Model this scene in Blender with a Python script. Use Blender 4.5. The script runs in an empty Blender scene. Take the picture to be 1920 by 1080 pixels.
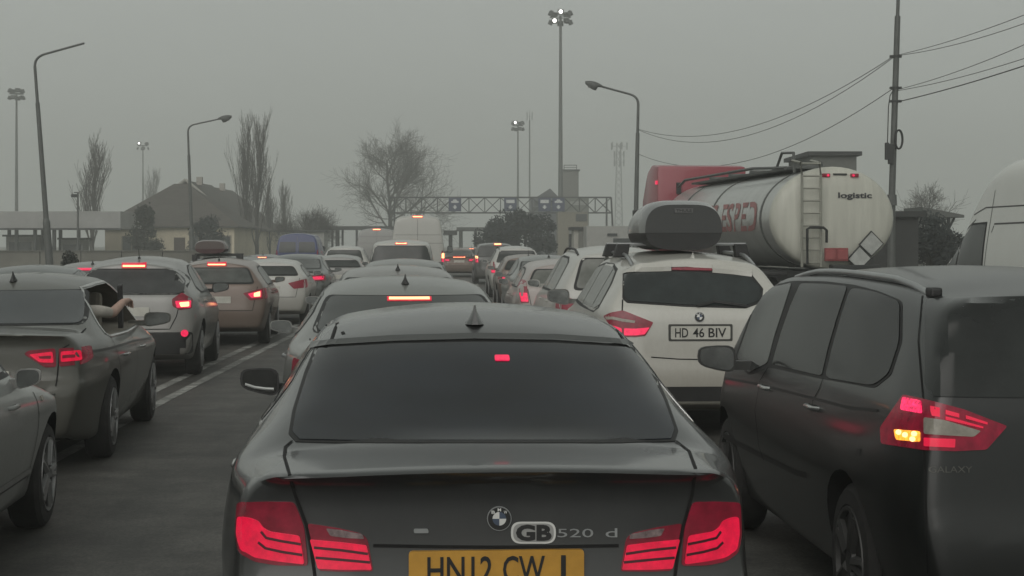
import bpy, bmesh, math, random
from mathutils import Vector, Matrix
from mathutils.bvhtree import BVHTree
R = math.radians
random.seed(7)
scene = bpy.context.scene
col = scene.collection

# ------------------------------------------------------------------ camera, sky, sun, exposure
FPX, HOR, CAMH = 3135.0, 455.0, 1.74          # focal length in photo pixels, horizon row, eye height
cam_data = bpy.data.cameras.new("camera")
cam_data.sensor_width = 36.0
cam_data.lens = 36.0 * FPX / 1920.0
cam_data.shift_y = -(540.0 - HOR) / 1920.0
cam_data.clip_start, cam_data.clip_end = 0.1, 5000.0
cam = bpy.data.objects.new("camera", cam_data)
cam.location = (0, 0, CAMH)
cam.rotation_euler = (R(90), 0, 0)
col.objects.link(cam)
scene.camera = cam

SUN_EL, SUN_AZ = 32.0, 195.0                   # overcast: a broad, weak sun behind the camera
world = bpy.data.worlds.new("World")
scene.world = world
world.use_nodes = True
wn, wl = world.node_tree.nodes, world.node_tree.links
wn.clear()
sky = wn.new("ShaderNodeTexSky")
sky.sky_type = 'NISHITA'
sky.sun_disc = False
sky.sun_elevation = R(SUN_EL)
sky.sun_rotation = R(SUN_AZ)
sky.air_density, sky.dust_density, sky.ozone_density = 1.0, 6.0, 1.0
hsv = wn.new("ShaderNodeHueSaturation")
hsv.inputs['Saturation'].default_value = 0.12
mixn = wn.new("ShaderNodeMix"); mixn.data_type = 'RGBA'; mixn.blend_type = 'MIX'
mixn.inputs[0].default_value = 0.80             # cloud cover
mixn.inputs[7].default_value = (2.70, 2.88, 2.66, 1)
bg = wn.new("ShaderNodeBackground"); bg.inputs['Strength'].default_value = 0.10
wo = wn.new("ShaderNodeOutputWorld")
wl.new(sky.outputs[0], hsv.inputs['Color']); wl.new(hsv.outputs[0], mixn.inputs[6])
ctc = wn.new("ShaderNodeTexCoord"); cmp_ = wn.new("ShaderNodeMapping"); cmp_.inputs['Scale'].default_value = (1.6, 1.6, 5.0)
cnz = wn.new("ShaderNodeTexNoise"); cnz.inputs['Scale'].default_value = 1.4; cnz.inputs['Detail'].default_value = 5
cmr = wn.new("ShaderNodeMapRange"); cmr.inputs[3].default_value = 0.088; cmr.inputs[4].default_value = 0.112     # thicker and thinner cloud
wl.new(ctc.outputs['Generated'], cmp_.inputs[0]); wl.new(cmp_.outputs[0], cnz.inputs['Vector']); wl.new(cnz.outputs[0], cmr.inputs[0]); wl.new(cmr.outputs[0], bg.inputs['Strength'])
wl.new(mixn.outputs[2], bg.inputs[0]); wl.new(bg.outputs[0], wo.inputs[0])

sun_data = bpy.data.lights.new("sun", 'SUN')
sun_data.energy, sun_data.angle, sun_data.color = 0.5, R(60), (1.0, 0.96, 0.90)
sun = bpy.data.objects.new("sun", sun_data)
sun.rotation_euler = (R(90 - SUN_EL), 0, R(180 - SUN_AZ))
col.objects.link(sun)
scene.view_settings.view_transform = 'Standard'
scene.view_settings.look = 'None'
scene.view_settings.exposure = 0.5
scene.view_settings.gamma = 1.0
scene.cycles.pixel_filter_width = 2.2
scene.cycles.max_bounces = 6
scene.cycles.volume_bounces = 1

# ------------------------------------------------------------------ materials
MATS = {}
def _new(name):
    m = bpy.data.materials.new(name); m.use_nodes = True
    n = m.node_tree.nodes; b = n['Principled BSDF']
    return m, n, m.node_tree.links, b
def mat(name, c, rough=0.6, metal=0.0, var=0.18, scale=6.0, emit=None, estr=1.0, coat=0.0, spec=0.5, bump=0.0, stretch=None):
    if name in MATS: return MATS[name]
    m, n, l, b = _new(name)
    b.inputs['Roughness'].default_value = rough
    b.inputs['Metallic'].default_value = metal
    b.inputs['Coat Weight'].default_value = coat
    b.inputs['Specular IOR Level'].default_value = spec
    if var > 0:
        tc = n.new('ShaderNodeTexCoord'); nz = n.new('ShaderNodeTexNoise'); nz.inputs['Scale'].default_value = scale
        nz.inputs['Detail'].default_value = 5; nz.inputs['Roughness'].default_value = 0.65
        if stretch:
            mp = n.new('ShaderNodeMapping'); mp.inputs['Scale'].default_value = stretch
            l.new(tc.outputs['Object'], mp.inputs[0]); l.new(mp.outputs[0], nz.inputs['Vector'])
        else: l.new(tc.outputs['Object'], nz.inputs['Vector'])
        mx = n.new('ShaderNodeMix'); mx.data_type = 'RGBA'
        mx.inputs[6].default_value = (*[v * (1 - var) for v in c], 1); mx.inputs[7].default_value = (*[min(1, v * (1 + var)) for v in c], 1)
        mr = n.new('ShaderNodeMapRange'); mr.inputs[1].default_value = 0.3; mr.inputs[2].default_value = 0.7
        l.new(nz.outputs[0], mr.inputs[0]); l.new(mr.outputs[0], mx.inputs[0]); l.new(mx.outputs[2], b.inputs['Base Color'])
        if bump > 0:
            bp = n.new('ShaderNodeBump'); bp.inputs['Strength'].default_value = bump; bp.inputs['Distance'].default_value = 0.02
            l.new(nz.outputs[0], bp.inputs['Height']); l.new(bp.outputs[0], b.inputs['Normal'])
    else:
        b.inputs['Base Color'].default_value = (*c, 1)
    if emit:
        b.inputs['Emission Color'].default_value = (*emit, 1); b.inputs['Emission Strength'].default_value = estr
        if var > 0:                                   # moulded lens: the light comes through unevenly
            er = n.new('ShaderNodeMapRange'); er.inputs[1].default_value = 0.3; er.inputs[2].default_value = 0.7
            er.inputs[3].default_value = estr * (1 - min(.9, var * 2.0)); er.inputs[4].default_value = estr * (1 + var * 1.2)
            l.new(nz.outputs[0], er.inputs[0]); l.new(er.outputs[0], b.inputs['Emission Strength'])
    MATS[name] = m
    return m
def paint(name, c, rough=0.34, metal=0.25, dirt=0.5, dust=(0.105, 0.10, 0.09), coat=0.65):
    """road-salted car paint: clear coat, blotchy film of dust, spray thrown up the lower panels"""
    if name in MATS: return MATS[name]
    m, n, l, b = _new(name)
    tc = n.new('ShaderNodeTexCoord'); sp = n.new('ShaderNodeSeparateXYZ'); l.new(tc.outputs['Object'], sp.inputs[0])
    n1 = n.new('ShaderNodeTexNoise'); n1.inputs['Scale'].default_value = 3.0; n1.inputs['Detail'].default_value = 6
    n2 = n.new('ShaderNodeTexNoise'); n2.inputs['Scale'].default_value = 45.0; n2.inputs['Detail'].default_value = 3
    mp = n.new('ShaderNodeMapping'); mp.inputs['Scale'].default_value = (1, 1, 0.35)
    l.new(tc.outputs['Object'], mp.inputs[0]); l.new(mp.outputs[0], n1.inputs['Vector']); l.new(mp.outputs[0], n2.inputs['Vector'])
    mr = n.new('ShaderNodeMapRange'); mr.inputs[1].default_value = 1.0; mr.inputs[2].default_value = 0.25; mr.inputs[3].default_value = 0.10; mr.inputs[4].default_value = 0.85
    l.new(sp.outputs[2], mr.inputs[0])
    a = n.new('ShaderNodeMath'); a.operation = 'MULTIPLY_ADD'; a.inputs[1].default_value = 0.5; l.new(n1.outputs[0], a.inputs[0]); l.new(mr.outputs[0], a.inputs[2])
    a2 = n.new('ShaderNodeMath'); a2.operation = 'MULTIPLY_ADD'; a2.inputs[1].default_value = 0.25; l.new(n2.outputs[0], a2.inputs[0]); l.new(a.outputs[0], a2.inputs[2])
    a3 = n.new('ShaderNodeMath'); a3.operation = 'MULTIPLY'; a3.inputs[1].default_value = dirt; a3.use_clamp = True; l.new(a2.outputs[0], a3.inputs[0])
    mx = n.new('ShaderNodeMix'); mx.data_type = 'RGBA'
    mx.inputs[6].default_value = (*c, 1); mx.inputs[7].default_value = (*dust, 1)
    l.new(a3.outputs[0], mx.inputs[0]); l.new(mx.outputs[2], b.inputs['Base Color'])
    r2 = n.new('ShaderNodeMapRange'); r2.inputs[3].default_value = rough; r2.inputs[4].default_value = min(0.9, rough + 0.4)
    l.new(a3.outputs[0], r2.inputs[0]); l.new(r2.outputs[0], b.inputs['Roughness'])
    b.inputs['Metallic'].default_value = metal
    b.inputs['Coat Weight'].default_value = coat; b.inputs['Coat Roughness'].default_value = 0.09
    MATS[name] = m
    return m
M = dict(
    glass=mat('car_glass_dark', (0.012, 0.014, 0.016), 0.08, var=0.3, scale=2.5, spec=0.5),
    glass_fog=mat('car_glass_misted', (0.075, 0.08, 0.075), 0.22, var=0.35, scale=3.0),
    glass_grey=mat('car_glass_grey', (0.035, 0.038, 0.036), 0.15, var=0.35, scale=3.0),
    glass_light=mat('car_glass_light', (0.14, 0.145, 0.13), 0.2, var=0.25, scale=4.0),
    trim=mat('black_rubber', (0.012, 0.012, 0.012), 0.6, var=0.2),
    gap=mat('panel_gap_black', (0.004, 0.004, 0.004), 0.9, var=0),
    chrome=mat('brushed_chrome', (0.55, 0.55, 0.54), 0.25, 0.9, var=0.1),
    plastic=mat('black_plastic', (0.02, 0.02, 0.02), 0.55, var=0.2),
    arch=mat('wheel_arch_black', (0.01, 0.01, 0.01), 0.9, var=0.2),
    tyre=mat('tyre_rubber', (0.022, 0.021, 0.02), 0.85, var=0.25, scale=14),
    rim=mat('alloy_rim', (0.30, 0.30, 0.30), 0.4, 0.6, var=0.25),
    lamp_red=mat('lamp_lens_dark_red', (0.12, 0.008, 0.016), 0.25, var=0.25, scale=20, emit=(0.5, 0.006, 0.05), estr=0.09),
    lamp_lit=mat('lamp_lens_lit_red', (0.22, 0.006, 0.02), 0.3, var=0.15, scale=30, emit=(1.0, 0.002, 0.055), estr=0.40),
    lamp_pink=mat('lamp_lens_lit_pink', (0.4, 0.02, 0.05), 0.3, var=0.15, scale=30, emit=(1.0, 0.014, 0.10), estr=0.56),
    lamp_hot=mat('lamp_bulb_glowing', (0.6, 0.1, 0.05), 0.3, var=0, emit=(1.0, 0.42, 0.18), estr=2.3),
    lamp_amber=mat('lamp_bulb_amber', (0.6, 0.2, 0.05), 0.3, var=0.3, scale=60, emit=(1.0, 0.40, 0.03), estr=1.05),
    lamp_clear=mat('lamp_lens_clear', (0.28, 0.26, 0.22), 0.15, var=0.2, scale=25),
    plate_w=mat('plate_white', (0.50, 0.49, 0.44), 0.5, var=0.12, scale=12),
    plate_y=mat('plate_yellow', (0.50, 0.26, 0.035), 0.45, var=0.15, scale=9),
    black=mat('lettering_black', (0.01, 0.01, 0.01), 0.6, var=0),
    white=mat('lettering_white', (0.62, 0.62, 0.60), 0.5, var=0.08),
    silver=mat('badge_silver', (0.30, 0.31, 0.31), 0.3, 0.5, var=0.1),
    steel=mat('galvanised_steel', (0.10, 0.105, 0.10), 0.6, 0.3, var=0.2, scale=3),
    darksteel=mat('weathered_steel', (0.035, 0.037, 0.036), 0.65, 0.2, var=0.2, scale=3),
    skin=mat('skin', (0.45, 0.30, 0.24), 0.6, var=0.08, scale=20),
    sleeve=mat('pale_sleeve', (0.45, 0.42, 0.38), 0.85, var=0.12, scale=15),
)

# ------------------------------------------------------------------ generic builders
def tag(o, label=None, cat=None, group=None, kind=None):
    if label: o['label'] = label
    if cat: o['category'] = cat
    if group: o['group'] = group
    if kind: o['kind'] = kind
    return o
def empty(name, loc=(0, 0, 0), rz=0.0):
    o = bpy.data.objects.new(name, None); o.empty_display_size = 0.2
    o.location = loc; o.rotation_euler = (0, 0, rz); col.objects.link(o); return o
def link(name, me, m=None, parent=None):
    if m is not None and not me.materials:
        for q in (m if isinstance(m, (list, tuple)) else [m]): me.materials.append(q)
    o = bpy.data.objects.new(name, me); col.objects.link(o)
    if parent is not None: o.parent = parent
    return o
KIDS = {}
def copy_tree(o, parent=None):
    c = o.copy(); col.objects.link(c)
    if parent is not None: c.parent = parent
    for ch in list(o.children): copy_tree(ch, c)
    return c
def smooth(me, ang=38):
    for p in me.polygons: p.use_smooth = True
    try: me.set_sharp_from_angle(angle=R(ang))
    except Exception: pass
class MB:
    def __init__(s): s.v, s.f = [], []
    def add(s, vs, fs):
        o = len(s.v); s.v += [tuple(v) for v in vs]; s.f += [tuple(i + o for i in f) for f in fs]; return s
    def box(s, c, d, rz=0.0, rx=0.0):
        m = Matrix.Rotation(rz, 3, 'Z') @ Matrix.Rotation(rx, 3, 'X')
        vs = [Vector(c) + m @ Vector((sx * d[0] / 2, sy * d[1] / 2, sz * d[2] / 2)) for sx in (-1, 1) for sy in (-1, 1) for sz in (-1, 1)]
        return s.add(vs, [(0, 1, 3, 2), (4, 6, 7, 5), (0, 4, 5, 1), (2, 3, 7, 6), (0, 2, 6, 4), (1, 5, 7, 3)])
    def cyl(s, p, q, r1, r2=None, n=8, cap=True):
        p, q = Vector(p), Vector(q); r2 = r1 if r2 is None else r2
        d = (q - p)
        if d.length < 1e-6: return s
        d.normalize(); a = d.orthogonal().normalized(); b = d.cross(a)
        vs = []
        for k in range(n):
            t = 2 * math.pi * k / n; e = a * math.cos(t) + b * math.sin(t); vs += [p + e * r1, q + e * r2]
        fs = [(2 * k, 2 * ((k + 1) % n), 2 * ((k + 1) % n) + 1, 2 * k + 1) for k in range(n)]
        if cap: fs += [tuple(2 * k for k in range(n))[::-1], tuple(2 * k + 1 for k in range(n))]
        return s.add(vs, fs)
    def tube(s, pts, r, n=6, r2=None):
        pts = [Vector(p) for p in pts]; r2 = r if r2 is None else r2; rings = []
        for i, p in enumerate(pts):
            d = (pts[min(i + 1, len(pts) - 1)] - pts[max(i - 1, 0)]).normalized()
            a = d.cross(Vector((0, 0, 1)))
            a = a.normalized() if a.length > 0.05 else d.cross(Vector((0, 1, 0))).normalized()
            b = d.cross(a); rr = r + (r2 - r) * i / max(1, len(pts) - 1)
            rings.append([p + (a * math.cos(2 * math.pi * k / n) + b * math.sin(2 * math.pi * k / n)) * rr for k in range(n)])
        return s.loft(rings)
    def loft(s, rings, cap=True):
        n = len(rings[0]); vs = [v for r in rings for v in r]; fs = []
        for i in range(len(rings) - 1):
            for k in range(n):
                fs.append((i * n + k, i * n + (k + 1) % n, (i + 1) * n + (k + 1) % n, (i + 1) * n + k))
        if cap: fs += [tuple(range(n))[::-1], tuple(range((len(rings) - 1) * n, len(rings) * n))]
        return s.add(vs, fs)
    def prism(s, poly, axis, a, b):
        """polygon extruded along an axis: 'x' poly is (y,z), 'y' poly is (x,z), 'z' poly is (x,y)"""
        def P(u, v, w): return {'x': (w, u, v), 'y': (u, w, v), 'z': (u, v, w)}[axis]
        n = len(poly); vs = [P(u, v, a) for u, v in poly] + [P(u, v, b) for u, v in poly]
        return s.add(vs, [tuple(range(n)), tuple(range(n, 2 * n))[::-1]] + [(k, k + n, (k + 1) % n + n, (k + 1) % n) for k in range(n)])
    def mesh(s, name, sm=None, bevel=0.0):
        me = bpy.data.meshes.new(name); me.from_pydata(s.v, [], s.f)
        bm = bmesh.new(); bm.from_mesh(me); bmesh.ops.recalc_face_normals(bm, faces=bm.faces[:])
        if bevel > 0:
            es = [e for e in bm.edges if len(e.link_faces) == 2 and e.calc_face_angle(0) > R(30)]
            bmesh.ops.bevel(bm, geom=es, offset=bevel, segments=2, affect='EDGES', profile=0.6, clamp_overlap=True)
        bm.to_mesh(me); bm.free()
        if sm: smooth(me, sm)
        return me
    def build(s, name, m, parent=None, sm=None, bevel=0.0):
        return link(name, s.mesh(name, sm, bevel), m, parent)
def X(px, d): return (px - 960.0) * d / FPX
def Z(py, d): return CAMH - (py - HOR) * d / FPX
def P(px, py, d): return Vector((X(px, d), d, Z(py, d)))
def rnd(poly, r, n=3):
    out = []; N = len(poly)
    for i in range(N):
        p, a, b = Vector(poly[i]), Vector(poly[i - 1]), Vector(poly[(i + 1) % N])
        ra = min(r, (a - p).length * 0.45); rb = min(r, (b - p).length * 0.45)
        A = p + (a - p).normalized() * ra; B = p + (b - p).normalized() * rb
        for k in range(n + 1):
            t = k / n; out.append(tuple(A * (1 - t) ** 2 + p * 2 * t * (1 - t) + B * t * t))
    return out
def ip(keys, y):
    if not isinstance(keys, (list, tuple)): return keys
    if y <= keys[0][0]: return keys[0][1]
    if y >= keys[-1][0]: return keys[-1][1]
    n = len(keys)
    for i in range(n - 1):
        if keys[i][0] <= y <= keys[i + 1][0]: break
    def sl(j): return (keys[j + 1][1] - keys[j][1]) / (keys[j + 1][0] - keys[j][0])
    def tan(j):
        if j == 0: return sl(0)
        if j == n - 1: return sl(n - 2)
        a, b = sl(j - 1), sl(j)
        return 0.0 if a * b <= 0 else 2 * a * b / (a + b)
    h = keys[i + 1][0] - keys[i][0]; t = (y - keys[i][0]) / h
    return (keys[i][1] * (2 * t**3 - 3 * t**2 + 1) + h * tan(i) * (t**3 - 2 * t**2 + t) + keys[i + 1][1] * (-2 * t**3 + 3 * t**2) + h * tan(i + 1) * (t**3 - t**2))
# ------------------------------------------------------------------ vehicles: a lofted shell, then parts laid on it
NS = 64
def profile(S, y):
    zb, wb, zm, wm = ip(S['zb'], y), ip(S['wb'], y), ip(S['zm'], y), ip(S['wm'], y)
    zs, ws, zt, wt, cr = ip(S['zs'], y), ip(S['ws'], y), ip(S['zt'], y), ip(S['wt'], y), ip(S['cr'], y)
    rt = ip(S.get('rt', 0.12), y)
    pts = [(0, zb), (wb * 0.5, zb), ]
    ctl = [((wb, zb), 0.07, 3), ((wm, zm - 0.10), 0.22, 3), ((wm, zm + 0.08), 0.2, 3), ((ws, zs), ip(S.get('rs', 0.06), y), 4), ((wt, zt - cr), rt, 5)]
    seq = [(wb * 0.5, zb)] + [c[0] for c in ctl] + [(0, zt)]
    nseg = [1, 3, 1, 3, 6, 7]
    prev = Vector(seq[0])
    for i, (c, r, n) in enumerate(ctl):
        p = Vector(c); a = Vector(seq[i]); b = Vector(seq[i + 2])
        ra = min(r, (a - p).length * 0.48); rb = min(r, (b - p).length * 0.48)
        A = p + (a - p).normalized() * ra if (a - p).length > 1e-6 else p
        B = p + (b - p).normalized() * rb if (b - p).length > 1e-6 else p
        for k in range(1, nseg[i]): pts.append(tuple(prev.lerp(A, k / nseg[i])))
        for k in range(n + 1):
            t = k / n; pts.append(tuple(A * (1 - t) ** 2 + p * 2 * t * (1 - t) + B * t * t))
        prev = B
    m = nseg[5]
    for k in range(1, m + 1):
        t = k / m; x = prev[0] * (1 - t)
        pts.append((x, zt - (zt - prev[1]) * (x / max(prev[0], 1e-4)) ** 2))
    # side bow
    return pts
def shell(S):
    L = S['L']; W = S['W']
    def yR(x, z):
        rx, rc = S.get('rcx', 0.5), S.get('rcy', 0.22)
        t = min(0.985, max(0.0, (abs(x) - (W - rx)) / rx))
        return ip(S['rear'], z) + rc * (1 - math.sqrt(1 - t * t))
    def yF(x, z):
        t = min(0.985, max(0.0, (abs(x) - (W - 0.7)) / 0.7))
        return ip(S['front'], z) + 0.45 * (1 - math.sqrt(1 - t * t))
    FR, FF = S.get('FR', 1.2), 1.1
    stat = []
    for i in range(NS + 1):
        s = i / NS; stat.append(L * (s + 0.06 * math.sin(4 * math.pi * s) * -1 if False else s))
    def place(x, z, yn):
        a = max(0.0, 1 - yn / FR); b = max(0.0, 1 - (L - yn) / FF)
        return Vector((x, yn + yR(x, z) * a * a * (3 - 2 * a) if S.get('sm', True) else yn + yR(x, z) * a, z)) - Vector((0, yF(x, z) * b * b * (3 - 2 * b), 0))
    loops = []
    def ring(half, yfun):
        full = [(x, z) for x, z in half] + [(-x, z) for x, z in half[-2:0:-1]]
        return [yfun(x, z) for x, z in full]
    first, last = profile(S, 0), profile(S, L)
    def cap(half, sgn, yn, zc):
        out = []
        wmx = max(x for x, z in half)
        scs = [(0.0, 0.035), (0.012, 0.010), (0.03, 0.0)] + [(0.03 + 0.93 * k / 16, 0.0) for k in range(1, 17)]
        for d, dy in scs:
            h = []
            for x, z in half:
                zz = zc + (z - zc) * (1 - d); xx = x * (1 - d)
                h.append((xx, zz))
            out.append(ring(h, lambda x, z: place(x, z, yn) + Vector((0, sgn * dy, 0))))
        return out
    rc = cap(first, 1, 0.0, S.get('zc', 0.7)); fc = cap(last, -1, L, 0.55)
    loops = rc[::-1]
    for y in stat[1:-1]: loops.append(ring(profile(S, y), lambda x, z: place(x, z, y)))
    loops += fc
    mb = MB(); mb.loft(loops)
    bm = bmesh.new(); me = bpy.data.meshes.new('body'); me.from_pydata(mb.v, [], mb.f); bm.from_mesh(me)
    bmesh.ops.remove_doubles(bm, verts=bm.verts[:], dist=0.0004)
    bmesh.ops.recalc_face_normals(bm, faces=bm.faces[:])
    bm.to_mesh(me)
    bvh = BVHTree.FromBMesh(bm); bm.free()
    return me, bvh
def evaluated(o, name):
    dg = bpy.context.evaluated_depsgraph_get()
    return bpy.data.meshes.new_from_object(o.evaluated_get(dg), depsgraph=dg)
def cut(me, cutters, mats):
    """subtract cutter meshes (each with its own material) from a closed mesh"""
    for m in mats: me.materials.append(m)
    o = bpy.data.objects.new('tmp', me); col.objects.link(o); tmp = []
    for cm, mi in cutters:
        for p in cm.polygons: p.material_index = 0
        cm.materials.clear(); cm.materials.append(mats[mi])
        c = bpy.data.objects.new('tmpc', cm); col.objects.link(c); tmp.append(c)
        md = o.modifiers.new('b', 'BOOLEAN'); md.operation = 'DIFFERENCE'; md.solver = 'EXACT'; md.object = c
        md.material_mode = 'TRANSFER'
    bpy.context.view_layer.update()
    r = evaluated(o, 'body')
    for c in tmp + [o]: bpy.data.objects.remove(c)
    return r
_text = {}
def text2d(s, bold=0.0):
    k = (s, bold)
    if k in _text: return _text[k]
    cu = bpy.data.curves.new('t', 'FONT'); cu.body = s; cu.size = 1.0; cu.offset = bold; cu.resolution_u = 3
    o = bpy.data.objects.new('t', cu); col.objects.link(o); bpy.context.view_layer.update()
    me = evaluated(o, 't'); bpy.data.objects.remove(o)
    vs = [(v.co.x, v.co.y) for v in me.vertices]; fs = [tuple(p.vertices) for p in me.polygons]
    x0, x1 = min(v[0] for v in vs), max(v[0] for v in vs); y0, y1 = min(v[1] for v in vs), max(v[1] for v in vs)
    vs = [((x - x0) / (x1 - x0), (y - y0) / (y1 - y0)) for x, y in vs]
    _text[k] = (vs, fs); return _text[k]

class Car:
    """one vehicle: root Empty, shell, and helpers that lay parts onto the shell"""
    def __init__(c, name, label, cat, pos, slope, S, body_mat, group=None, pocket=None):
        c.S = S; c.L, c.W = S['L'], S['W']
        c.theta = math.atan(-slope)
        c.root = empty(name, pos, c.theta); tag(c.root, label, cat, group)
        c.M = Matrix.Translation(Vector(pos)) @ Matrix.Rotation(c.theta, 4, 'Z'); c.Mi = c.M.inverted()
        me, c.bvh = shell(S)
        cutters = []
        r = S['wr'] + 0.055
        for y in S['axles']:
            for sx in (-1, 1):
                m = MB(); xi, xo = S['W'] - 0.30, S['W'] + 0.25
                m.cyl((sx * xi, y, S['wr']), (sx * xo, y, S['wr']), r, n=28); cutters.append((m.mesh('cut'), 1))
        if pocket: cutters.append((pocket, 2))
        me = cut(me, cutters, [body_mat, M['arch'], M['glass_fog'] if not pocket else mat('cabin_lining', (0.16, 0.145, 0.12), 0.9, var=0.2)])
        smooth(me, 42)
        c.body = link('body', me, None, c.root)
        c.wheels(S['axles'])
    # -- projection
    def ray_in(c, a, b, ax, ca, cb):
        """like ray, but a point past the silhouette slides back towards (ca, cb)"""
        for k in range(40):
            t = k * .025; r = c.ray(a + (ca - a) * t, b + (cb - b) * t, ax, True)
            if r: return r
        return c.ray(a, b, ax)
    def ray(c, a, b, ax, strict=False):
        if ax == 'c':
            o = c.Mi @ Vector((0, 0, CAMH)); d = c.Mi.to_3x3() @ Vector(((a - 960) / FPX, 1, -(b - HOR) / FPX)); d.normalize()
        elif ax == 'r': o, d = Vector((a, -4, b)), Vector((0, 1, 0))
        elif ax == 'f': o, d = Vector((a, c.L + 4, b)), Vector((0, -1, 0))
        elif ax == 'R': o, d = Vector((4, a, b)), Vector((-1, 0, 0))
        elif ax == 'L': o, d = Vector((-4, a, b)), Vector((1, 0, 0))
        else: o, d = Vector((a, b, 5)), Vector((0, 0, -1))
        h = c.bvh.ray_cast(o, d)
        if h[0] is None and strict: return None
        if h[0] is None:
            t = getattr(c, '_t', 5.0)
            h = c.bvh.find_nearest(o + d * t)
        else: c._t = (h[0] - o).length
        n = h[1]
        if n.dot(d) > 0 and ax != 'c': n = -n
        return h[0].copy(), n.copy()
    def patch(c, name, poly, ax, m, off=0.004, grid=0.05, parent=None, skirt=0.02, mirror=False, r=0.0, both=False, label=None):
        if r: poly = rnd(poly, r)
        bm = bmesh.new()
        bm.faces.new([bm.verts.new((a, b, 0)) for a, b in poly])
        xs = [p[0] for p in poly]; ys = [p[1] for p in poly]
        for axis, lo, hi in ((0, min(xs), max(xs)), (1, min(ys), max(ys))):
            k = max(1, int((hi - lo) / grid))
            for i in range(1, k):
                co = [0, 0, 0]; no = [0, 0, 0]; co[axis] = lo + (hi - lo) * i / k; no[axis] = 1
                bmesh.ops.bisect_plane(bm, geom=bm.verts[:] + bm.edges[:] + bm.faces[:], plane_co=co, plane_no=no, dist=1e-5)
        bm.verts.ensure_lookup_table()
        cx, cy = sum(xs) / len(xs), sum(ys) / len(ys); c.ray(cx, cy, ax)
        ns = {}
        for v in bm.verts:
            p, n = c.ray_in(v.co.x, v.co.y, ax, cx, cy); ns[v] = n; v.co = p + n * off
        if skirt > 0:
            be = [e for e in bm.edges if e.is_boundary]
            ret = bmesh.ops.extrude_edge_only(bm, edges=be)
            nv = [g for g in ret['geom'] if isinstance(g, bmesh.types.BMVert)]
            for v in nv:
                src = min(((e.other_vert(v)) for e in v.link_edges if e.other_vert(v) in ns), key=lambda q: (q.co - v.co).length)
                v.co = src.co - ns[src] * skirt
        bmesh.ops.recalc_face_normals(bm, faces=bm.faces[:])
        me = bpy.data.meshes.new(name); bm.to_mesh(me); bm.free()
        ref = c.ray(cx, cy, ax)[1]
        s = sum((p.normal.dot(ref)) * p.area for p in me.polygons)
        if s < 0: me.flip_normals()
        smooth(me, 30)
        out = []
        if not mirror or both: out.append(link(name, me, m, parent or c.root))
        if mirror or both:
            m2 = me.copy()
            for v in m2.vertices: v.co.x = -v.co.x
            m2.flip_normals(); out.append(link(name, m2, m if not m2.materials else None, parent or c.root))
        if label:
            for o in out: o['label'] = label
        return out[0] if len(out) == 1 else out
    def rings(c, name, polys, ax, m, **k):
        return [c.patch(name, p, ax, m, **k) for p in polys]
    def seam(c, lines, ax, w=0.006, m=None, off=0.0025, step=0.06, name='panel_seam', both=False, parent=None, thick=0.0):
        """thin dark lines (shut lines, creases) as one mesh lying on the shell"""
        if len(lines) > 1:
            return [c.seam([ln], ax, w, m, off, step, name, both, parent, thick) for ln in lines]
        mb, mb2 = MB(), MB()
        for ln in lines:
            pts = []
            for i in range(len(ln) - 1):
                a, b = Vector(ln[i]), Vector(ln[i + 1]); k = max(1, int((b - a).length / step))
                pts += [a.lerp(b, q / k) for q in range(k)]
            pts.append(Vector(ln[-1]))
            pr = [c.ray(p.x, p.y, ax) for p in pts]
            vs = []
            for i, (p, n) in enumerate(pr):
                d = pr[min(i + 1, len(pr) - 1)][0] - pr[max(i - 1, 0)][0]
                s = d.cross(n); s = s.normalized() if s.length > 1e-8 else Vector((1, 0, 0))
                vs += [p + n * off + s * w / 2, p + n * (off + thick) , p + n * off - s * w / 2]
            fs = []
            for i in range(len(pr) - 1):
                for q in (0, 1): fs.append((3 * i + q, 3 * i + 3 + q, 3 * i + 4 + q, 3 * i + 1 + q))
            mb.add(vs, fs)
            if both: mb2.add([(-v[0], v[1], v[2]) for v in vs], [f[::-1] for f in fs])
        if both: mb2.build(name, m or M['gap'], parent or c.root)
        return mb.build(name, m or M['gap'], parent or c.root)
    def text(c, s, box, ax, m, name='lettering', parent=None, off=0.006, bold=0.0, flip=False):
        """box = (a0, a1, b_bottom, b_top) in the projection's own coordinates"""
        vs, fs = text2d(s, bold); a0, a1, b0, b1 = box
        c.ray((a0 + a1) / 2, (b0 + b1) / 2, ax)
        out = []
        for x, y in vs:
            p, n = c.ray(a0 + (a1 - a0) * x, b0 + (b1 - b0) * y, ax); out.append(p + n * off)
        me = bpy.data.meshes.new(name); me.from_pydata([tuple(v) for v in out], [], fs)
        return link(name, me, m, parent or c.root)
    # -- parts
    def wheels(c, axles, spokes=None):
        S = c.S; r, w = S['wr'], 0.205
        ty, ri = wheel_meshes(r, w, S.get('spokes', 5))
        for y in axles:
            for sx in (-1, 1):
                t = link('wheel', ty, None, c.root); t.location = (sx * (S['W'] - w / 2 - S.get('win', 0.03)), y, r); t.rotation_euler = (0, 0, 0 if sx > 0 else math.pi)
                q = link('rim', ri, None, t)
                if S.get('rim'): q.material_slots[0].link = 'OBJECT'; q.material_slots[0].material = S['rim']
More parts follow.
